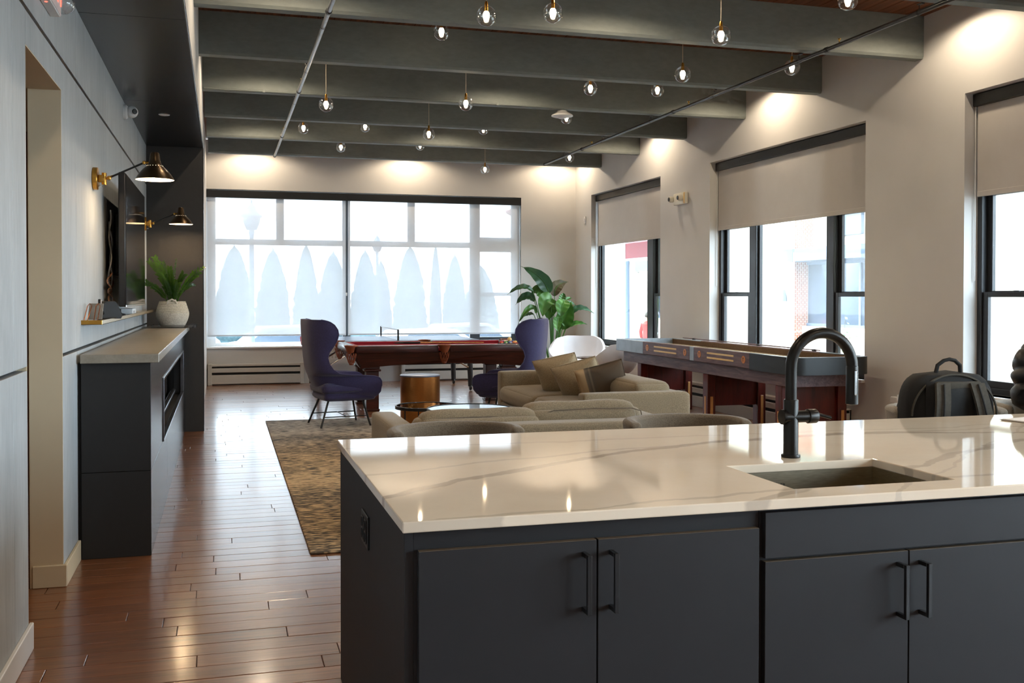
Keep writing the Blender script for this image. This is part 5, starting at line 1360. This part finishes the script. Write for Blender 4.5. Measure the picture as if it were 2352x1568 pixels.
def hd(u, v):
    a = 2*math.pi*u; b = math.pi*v
    x, y, z = math.sin(b)*math.sin(a), -math.sin(b)*math.cos(a), math.cos(b)
    w = .075*(1-.18*max(-z,0)); d = .095
    p = Vector((x*w, y*d*(1-.1*max(-z,0)), z*.118))
    face = max(0, -y)
    p.y -= .030*math.exp(-(x/.17)**2-((z+.16)/.24)**2)*face      # nose
    p.y += .010*math.exp(-((abs(x)-.42)/.2)**2-((z-.08)/.14)**2)*face   # eye sockets
    p.y -= .006*math.exp(-(x/.4)**2-((z+.52)/.1)**2)*face        # lips
    p.y -= .010*math.exp(-(x/.35)**2-((z+.85)/.15)**2)*face      # chin
    return (p.x, p.y-.03, p.z+.74)
hb = part(t, 'head', MB().grid(hd, 40, 28, cu=True), M_skin, weld=True, ang=80)
for s in (-1, 1):
    mesh_obj('ear', MB().lathe([(.0,-.008),(.014,-.006),(.018,.0),(.012,.006),(.0,.004)], 14, axis='x', c=(s*.076,-.02,.735)), M_skin, hb)
    mesh_obj('eye', MB().lathe([(.010*math.sin(math.pi*i/8+.001), -.010*math.cos(math.pi*i/8)) for i in range(9)], 12, c=(s*.030,-.108,.752)), M_white, hb)
    mesh_obj('iris', MB().lathe([(.0,-.0108),(.005,-.009)], 10, axis='y', c=(s*.030,-.108,.752), cap=False), M_hair, hb)
mesh_obj('mouth', MB().tube([(-.022,-.119,.682),(-.008,-.126,.684),(.008,-.126,.684),(.022,-.119,.682)], [.002,.0042,.0042,.002], 8), simple('lips', (160,92,84), .45), hb)
for s in (-1, 1): mesh_obj('eyebrow', MB().tube([(s*.014,-.121,.770),(s*.030,-.120,.775),(s*.046,-.108,.771)], [.002,.003,.0015], 6), M_hair, hb)
def hr(u, v):
    p = Vector(hd(u, v*.62)) - Vector((0,-.03,.74)); a = 2*math.pi*u
    k = 1.14 + .025*math.sin(a*9+v*5); q = p*k
    return (q.x, q.y-.026, q.z+.745)
def hr2(u, v):
    fr = (1-math.cos(2*math.pi*(u)))/2        # 0 at face, 1 at the back
    return hr(u, v*(.52+.55*fr**.6))
part(t, 'hair', MB().grid(hr2, 40, 16, cu=True), M_hair, weld=True, ang=80)
# puffer jacket: torso and sleeves in quilted rolls
def puff(pts, rs, n=20, flat=.75, rolls=1.0, amp=.022):
    P = [Vector(p) for p in pts]; cum = [0]
    for a, b in zip(P, P[1:]): cum.append(cum[-1]+(b-a).length)
    L = cum[-1]
    def ev(s):
        d = s*L
        for i in range(len(P)-1):
            if d <= cum[i+1]+1e-9:
                k = (d-cum[i])/(cum[i+1]-cum[i]); return P[i].lerp(P[i+1], k), rs[i]+(rs[i+1]-rs[i])*k
        return P[-1], rs[-1]
    m = max(24, int(L/.01))
    def fn(u, v):
        p, r = ev(u); q1, _ = ev(min(u+.03,1)); q0, _ = ev(max(u-.03,0)); tg = (q1-q0).normalized()
        up = Vector((0,-1,0)) if abs(tg.y) < .8 else Vector((0,0,1)); n1 = (up - tg*up.dot(tg)).normalized(); n2 = tg.cross(n1)
        a = 2*math.pi*v
        r2 = r + amp*(abs(math.sin(math.pi*u*L/.075*rolls))**.6 - .6) + .004*math.sin(a*5+u*40)
        return tuple(p + n1*math.cos(a)*r2*flat + n2*math.sin(a)*r2)
    return MB().grid(fn, m, n, cv=True)
j = part(t, 'jacket', puff([(0,0,.02),(0,0,.20),(0,-.01,.38),(0,-.01,.50),(0,-.01,.56)], [.20,.205,.218,.205,.11], 30, .72), M_puffer, ang=80)
for s in (-1, 1):
    mesh_obj('sleeve', puff([(s*.06,-.01,.50),(s*.15,-.01,.492),(s*.225,-.02,.42),(s*.265,-.05,.27),(s*.215,-.20,.275),(s*.15,-.31,.285)], [.05,.084,.086,.078,.07,.052], 20, 1.0), M_puffer, j, ang=80)
mesh_obj('collar', puff([(0,-.01,.52),(0,-.015,.57),(0,-.02,.625)], [.12,.105,.095], 26, .95, 1.3, .015), M_puffer, j, ang=80)
mesh_obj('zipper', MB().tube([(.0,-.158,.05),(.0,-.165,.3),(.0,-.15,.47)], .004, 6), M_gold, j)
for s in (-1, 1):
    part(t, 'trouser_leg', MB().tube([(s*.09,.02,.06),(s*.125,-.2,.055),(s*.14,-.40,.04),(s*.142,-.41,-.06),(s*.14,-.40,-.36)], [.11,.10,.085,.075,.06], 14), M_denim)
    part(t, 'shoe', MB().box(s*.14-.045,s*.14+.045,-.58,-.33,-.452,-.375,.03,3), M_blackfab)
# ================================================================== OUTSIDE
struct('ground_outside', MB().box(XR+.3, 90, -40, 110, -1.1, -.9).box(-60, XR+.3, YF+.35, 110, -1.1, -.9), M_asphalt, 'pale paving outside the windows', smooth=False)
def m_bricktex():
    tt = base('brickwork', lin((190,132,104)), .9); v = tt.coord((1,1,1), True)
    mp = tt.add('Mapping'); mp.inputs['Rotation'].default_value = (R(90), 0, R(90)); tt.link(v, mp.inputs[0])
    b = tt.add('TexBrick'); b.inputs['Scale'].default_value = 4.0; tt.link(mp.outputs[0], b.inputs['Vector'])
    b.inputs['Color1'].default_value = (*lin((150,92,66)),1); b.inputs['Color2'].default_value = (*lin((130,76,54)),1); b.inputs['Mortar'].default_value = (*lin((214,204,190)),1)
    tt.link(b.outputs['Color'], tt.b.inputs['Base Color']); bump(tt, b.outputs['Fac'], .3, .01); return tt.m
M_bricktex = m_bricktex()
t = thing('brick_building', 'pale rendered building with brick piers across the street', 'building', (16, 0, -.9))
part(t, 'wall', MB().box(.6, 9, 10, 52, 0, 9), M_mortar, smooth=False)
for ya, yb in ((26.0, 26.9), (21.4, 22.1), (31.2, 32.2), (36.6, 37.4), (17.0, 17.8)): part(t, 'brick_pier', MB().box(.0, .6, ya, yb, 0, 8.5), M_bricktex, smooth=False)
for ya, yb in ((22.1, 26.0), (17.8, 21.4), (32.2, 36.6)):
    part(t, 'stall_riser', MB().box(.25, .6, ya, yb, 0, 1.4), M_bricktex, smooth=False)
    part(t, 'canopy', MB().box(-.5, .6, ya+.02, yb-.02, 3.25, 3.6), M_extmetal, smooth=False)
    nn = 3; w = (yb-ya)/nn
    for k in range(nn):
        sf = part(t, 'storefront_frame', MB().box(.4,.5,ya+k*w,ya+k*w+.09,1.4,3.25).box(.4,.5,ya+k*w+.09,ya+(k+1)*w,1.4,1.48).box(.4,.5,ya+k*w+.09,ya+(k+1)*w,3.17,3.25), M_extmetal, smooth=False)
        mesh_obj('pane', MB().box(.45,.46,ya+k*w+.09,ya+(k+1)*w,1.48,3.17), M_extglass, sf, smooth=False)
for yc in (27.35, 29.4, 34.4, 38.6, 24.0, 19.6):
    f = part(t, 'louvre_window', MB().box(.5,.6,yc-.45,yc+.45,3.95 if yc in (34.4,24.0,19.6) else 3.25,4.9 if yc in (34.4,24.0,19.6) else 4.1), M_extmetal, smooth=False)
part(t, 'wall_lamp', MB().lathe([(.0,0),(.12,.02),(.08,.35),(.0,.4)], 12, c=(-.12,26.45,2.1)), M_extmetal)
t = thing('street_awning', 'burgundy awning on the building beyond the far corner', 'awning', (6.175, 15.6, 0))
for k in range(5):
    y0 = k*1.3
    part(t, 'awning_panel', MB().prism([(0,3.3),(1.35,2.45),(1.35,2.08),(1.32,2.08),(1.32,2.42),(0,3.25)], 'y', y0+.01, y0+1.29), M_awning, smooth=False)
part(t, 'rail', MB().tube([(1.33,0,2.07),(1.33,6.5,2.07)], .02, 8), M_white)
part(t, 'rib', MB().tube([(0,1.3,3.27),(1.35,1.3,2.45)], .02, 6), M_white); part(t, 'rib', MB().tube([(0,2.6,3.27),(1.35,2.6,2.45)], .02, 6), M_white)
t = thing('hanging_canopy', 'grey green canopy panel hanging outside above the middle window', 'canopy', (7.6, 11.9, 2.55))
part(t, 'panel', MB().box(-.05,.9,-.75,.35,.0,.50,.01), M_extmetal, smooth=False); part(t, 'valance', MB().box(-.09,-.05,-.75,.35,-.08,.50,.005), simple('grey_green', (150,160,150), .7), smooth=False)
part(t, 'bracket', MB().tube([(-1.03,-.2,.3),(.0,-.2,.3)], .03, 8), M_extmetal)
def lamp_post(label, x, y, h, head):
    t = thing('street_lamp', label, 'street lamp', (x, y, -.9))
    part(t, 'pole', MB().lathe([(.0,0),(.14,0),(.13,.25),(.07,.35),(.055,h-.3),(.07,h-.25),(.05,h-.2),(.0,h-.2)], 14), M_extmetal)
    if head == 'bell':
        part(t, 'lamp_shade', MB().lathe([(.0,h+.32),(.05,h+.3),(.1,h+.2),(.28,h+.06),(.3,h),(.0,h+.02)], 18), M_extmetal)
        part(t, 'bracket', MB().tube([(0,0,h-.25),(.06,0,h-.1),(0,0,h+.05)], .02, 6), M_extmetal)
    else:
        part(t, 'lantern', MB().lathe([(.0,h-.2),(.12,h-.2),(.2,h+.02),(.2,h+.10),(.0,h+.10)], 8), M_extglass)
        part(t, 'lantern_roof', MB().lathe([(.0,h+.10),(.24,h+.10),(.25,h+.14),(.12,h+.26),(.1,h+.34),(.03,h+.42),(.0,h+.55)], 8), M_extmetal)
lamp_post('grey street lamp with a bell shade seen beside the beige pilaster', 11, 26.55, 3.45, 'bell')
lamp_post('lantern topped street lamp silhouetted at the upper left of the far window', .66, 24.5, 4.0, 'lantern')
lamp_post('slim street lamp seen through the right half of the far window', 5.9, 40, 4.2, 'lantern')
t = thing('person', 'pedestrian in a red top walking outside the window', 'person', (13.1, 29.9, -.9), R(140))
vv = [(0,0,.92),(0,0,1.15),(0,0,1.35),(0,0,1.45),(0,-.01,1.52),(0,-.01,1.64)]; ee = [(0,1),(1,2),(2,3),(3,4),(4,5)]; rr = [.14,.12,.14,.06,.06,.09]
for s in (-1, 1):
    chain(2, [(s*.18,0,1.38),(s*.24,.02,1.12),(s*.25,-.08,.90),(s*.25,-.10,.82)], [.055,.045,.035,.035]); chain(0, [(s*.1,0,.85),(s*.11,-.05*s,.48),(s*.11,.06*s,.08),(s*.11,-.08+.06*s,.03)], [.09,.06,.045,.04])
skin_mesh('body', vv, ee, rr, M_skin, t, sub=1)
part(t, 'red_top', MB().lathe([(.17,.88),(.175,1.0),(.165,1.15),(.20,1.36),(.10,1.46),(.06,1.47)], 16, cap=False), simple('red_top', (196,40,36), .8))
for s in (-1, 1):
    part(t, 'trouser_leg', MB().tube([(s*.09,0,.95),(s*.11,-.05*s,.48),(s*.11,.06*s,.09)], [.11,.08,.065], 10), M_denim)
    part(t, 'sleeve', MB().tube([(s*.17,0,1.38),(s*.24,.02,1.12),(s*.25,-.07,.94)], [.075,.06,.048], 10), MATS['red_top'])
part(t, 'hair', MB().lathe([(.0,1.77),(.06,1.755),(.10,1.69),(.105,1.62),(.09,1.58)], 14, c=(0,.015,0), cap=False), M_hair)
t = thing('street_shrub', 'slender leafy shrub outside the middle window', 'shrub', (9.3, 13.9, -.9))
rs_ = random.Random(9)
for k in range(5):
    tip = Vector((rs_.uniform(-.25,.25), rs_.uniform(-.3,.3), rs_.uniform(1.5,2.35)))
    s_ = part(t, 'stem', MB().tube([(0,0,0), tuple(tip*.5+Vector((.05,0,0))), tuple(tip)], [.014,.009,.004], 6), M_leafd)
    for q in range(26):
        f_ = .35+.65*q/25; p = tip*f_ + Vector((rs_.uniform(-.16,.16), rs_.uniform(-.16,.16), rs_.uniform(-.05,.05)))
        d_ = Vector((rs_.uniform(-1,1), rs_.uniform(-1,1), rs_.uniform(-.2,.8))).normalized(); w_ = d_.orthogonal().normalized(); L_ = .085
        mesh_obj('leaf', MB().add([p, p+d_*L_*.5+w_*L_*.28, p+d_*L_, p+d_*L_*.5-w_*L_*.28], [(0,1,2,3)]), M_shrub, s_, smooth=False)
# conifers and cars beyond the far window
rc = random.Random(4)
def conifer(label, x, y, h, r):
    t = thing('conifer_tree', label, 'tree', (x, y, -.9), group='conifers beyond the car park')
    part(t, 'trunk', MB().tube([(0,0,0),(0,0,h*.5)], [.09,.05], 8), M_leafd)
    prof = []; n = 12
    for i in range(n):
        k = i/(n-1); w = r*(1-k**2.2)**.75*(1 if k > .06 else .7)
        prof += [(max(w,.01)*1.0, .12+h*.96*k), (max(w,.01)*.86, .12+h*.96*k+h*.03)]
    def fn(u, v):
        i = v*(len(prof)-1); a = int(i); b = min(a+1, len(prof)-1); k = i-a
        rr_ = prof[a][0]+(prof[b][0]-prof[a][0])*k; z = prof[a][1]+(prof[b][1]-prof[a][1])*k
        an = 2*math.pi*u; rr_ *= 1+.10*math.sin(an*7+z*3)+.07*math.sin(an*13-z*5)
        return (rr_*math.cos(an), rr_*math.sin(an), z)
    part(t, 'foliage', MB().grid(fn, 28, 40, cu=True), M_conifer, ang=80)
TR = [('broad conifer right of the middle of the far window',8.3,46,4.6,.80),('slim conifer just right of the broad one',9.6,46.5,4.7,.30),('conifer at the right edge of the right shade',10.4,46,4.2,.6),('conifer by the main mullion of the far window',6.1,45,4.3,.70),('small conifer left of the broad one',7.1,47,3.9,.55),
      ('leftmost conifer beyond the left shade',.5,46,4.5,.9),('second conifer from the left beyond the left shade',2.2,47,4.4,.8),('third conifer from the left beyond the left shade',3.6,46,4.6,.6),('fourth conifer beyond the left shade',4.9,47,4.3,.8),('conifer seen through the narrow right sash',11.9,47,3.7,.9),('tall bare conifer at the far left edge',-1.6,44,6.4,.7),('low conifer behind the narrow sash',14.1,46,3.2,.9)]
for a in TR: conifer(*a)
def car(label, x, y, rz, rgb):
    t = thing('parked_car', label, 'car', (x, y, -.9), rz, 'parked cars')
    pr_ = [(-2.1,.35),(-2.15,.62),(-2.0,.85),(-1.35,.95),(-.8,1.38),(.55,1.42),(1.25,.98),(1.95,.86),(2.15,.62),(2.12,.35)]
    part(t, 'body', MB().prism(pr_, 'y', -.84, .84), simple('car_paint_'+str(int(x*10)), rgb, .25, .1))
    for sy in (-1, 1): part(t, 'side_window', MB().prism([(-1.15,.98),(-.72,1.32),(.5,1.35),(1.02,.99)], 'y', sy*.845-.004, sy*.845+.004), M_extglass, smooth=False)
    part(t, 'windscreen', MB().prism([(.6,1.39),(1.22,1.0),(1.25,1.0),(.63,1.40)], 'y', -.7, .7), M_extglass, smooth=False)
    for sx in (-1.35, 1.35):
        for sy in (-1, 1): part(t, 'wheel', MB().lathe([(.0,-.1),(.2,-.1),(.32,-.08),(.33,0),(.32,.08),(.2,.1),(.0,.1)], 20, axis='y', c=(sx,sy*.78,.33)), M_plastic)
car('white car parked nearest the far window, right half', 5.0, 25.5, R(8), (214,220,228))
car('grey car parked beyond the white one', 7.2, 30.5, R(5), (150,160,176))
car('red car parked at the right of the far window', 11.9, 34.0, R(95), (170,60,60))
car('blue grey car parked beyond the left shade', 1.8, 29.5, R(4), (130,146,170))
# sky light guides in the window openings
def portal(loc, rot, sx, sy):
    l = bpy.data.lights.new('sky_portal', 'AREA'); l.shape = 'RECTANGLE'; l.size = sx; l.size_y = sy; l.cycles.is_portal = True
    o = bpy.data.objects.new('sky_portal', l); COL.objects.link(o); o.location = loc; o.rotation_euler = rot
for a, b in OPEN: portal((XR+.26, (a+b)/2, 1.8), (0, R(90), 0), 2.5, b-a)
portal(((OX0+OX1)/2, YF+.32, 1.8), (R(-90), 0, 0), OX1-OX0, 2.5)
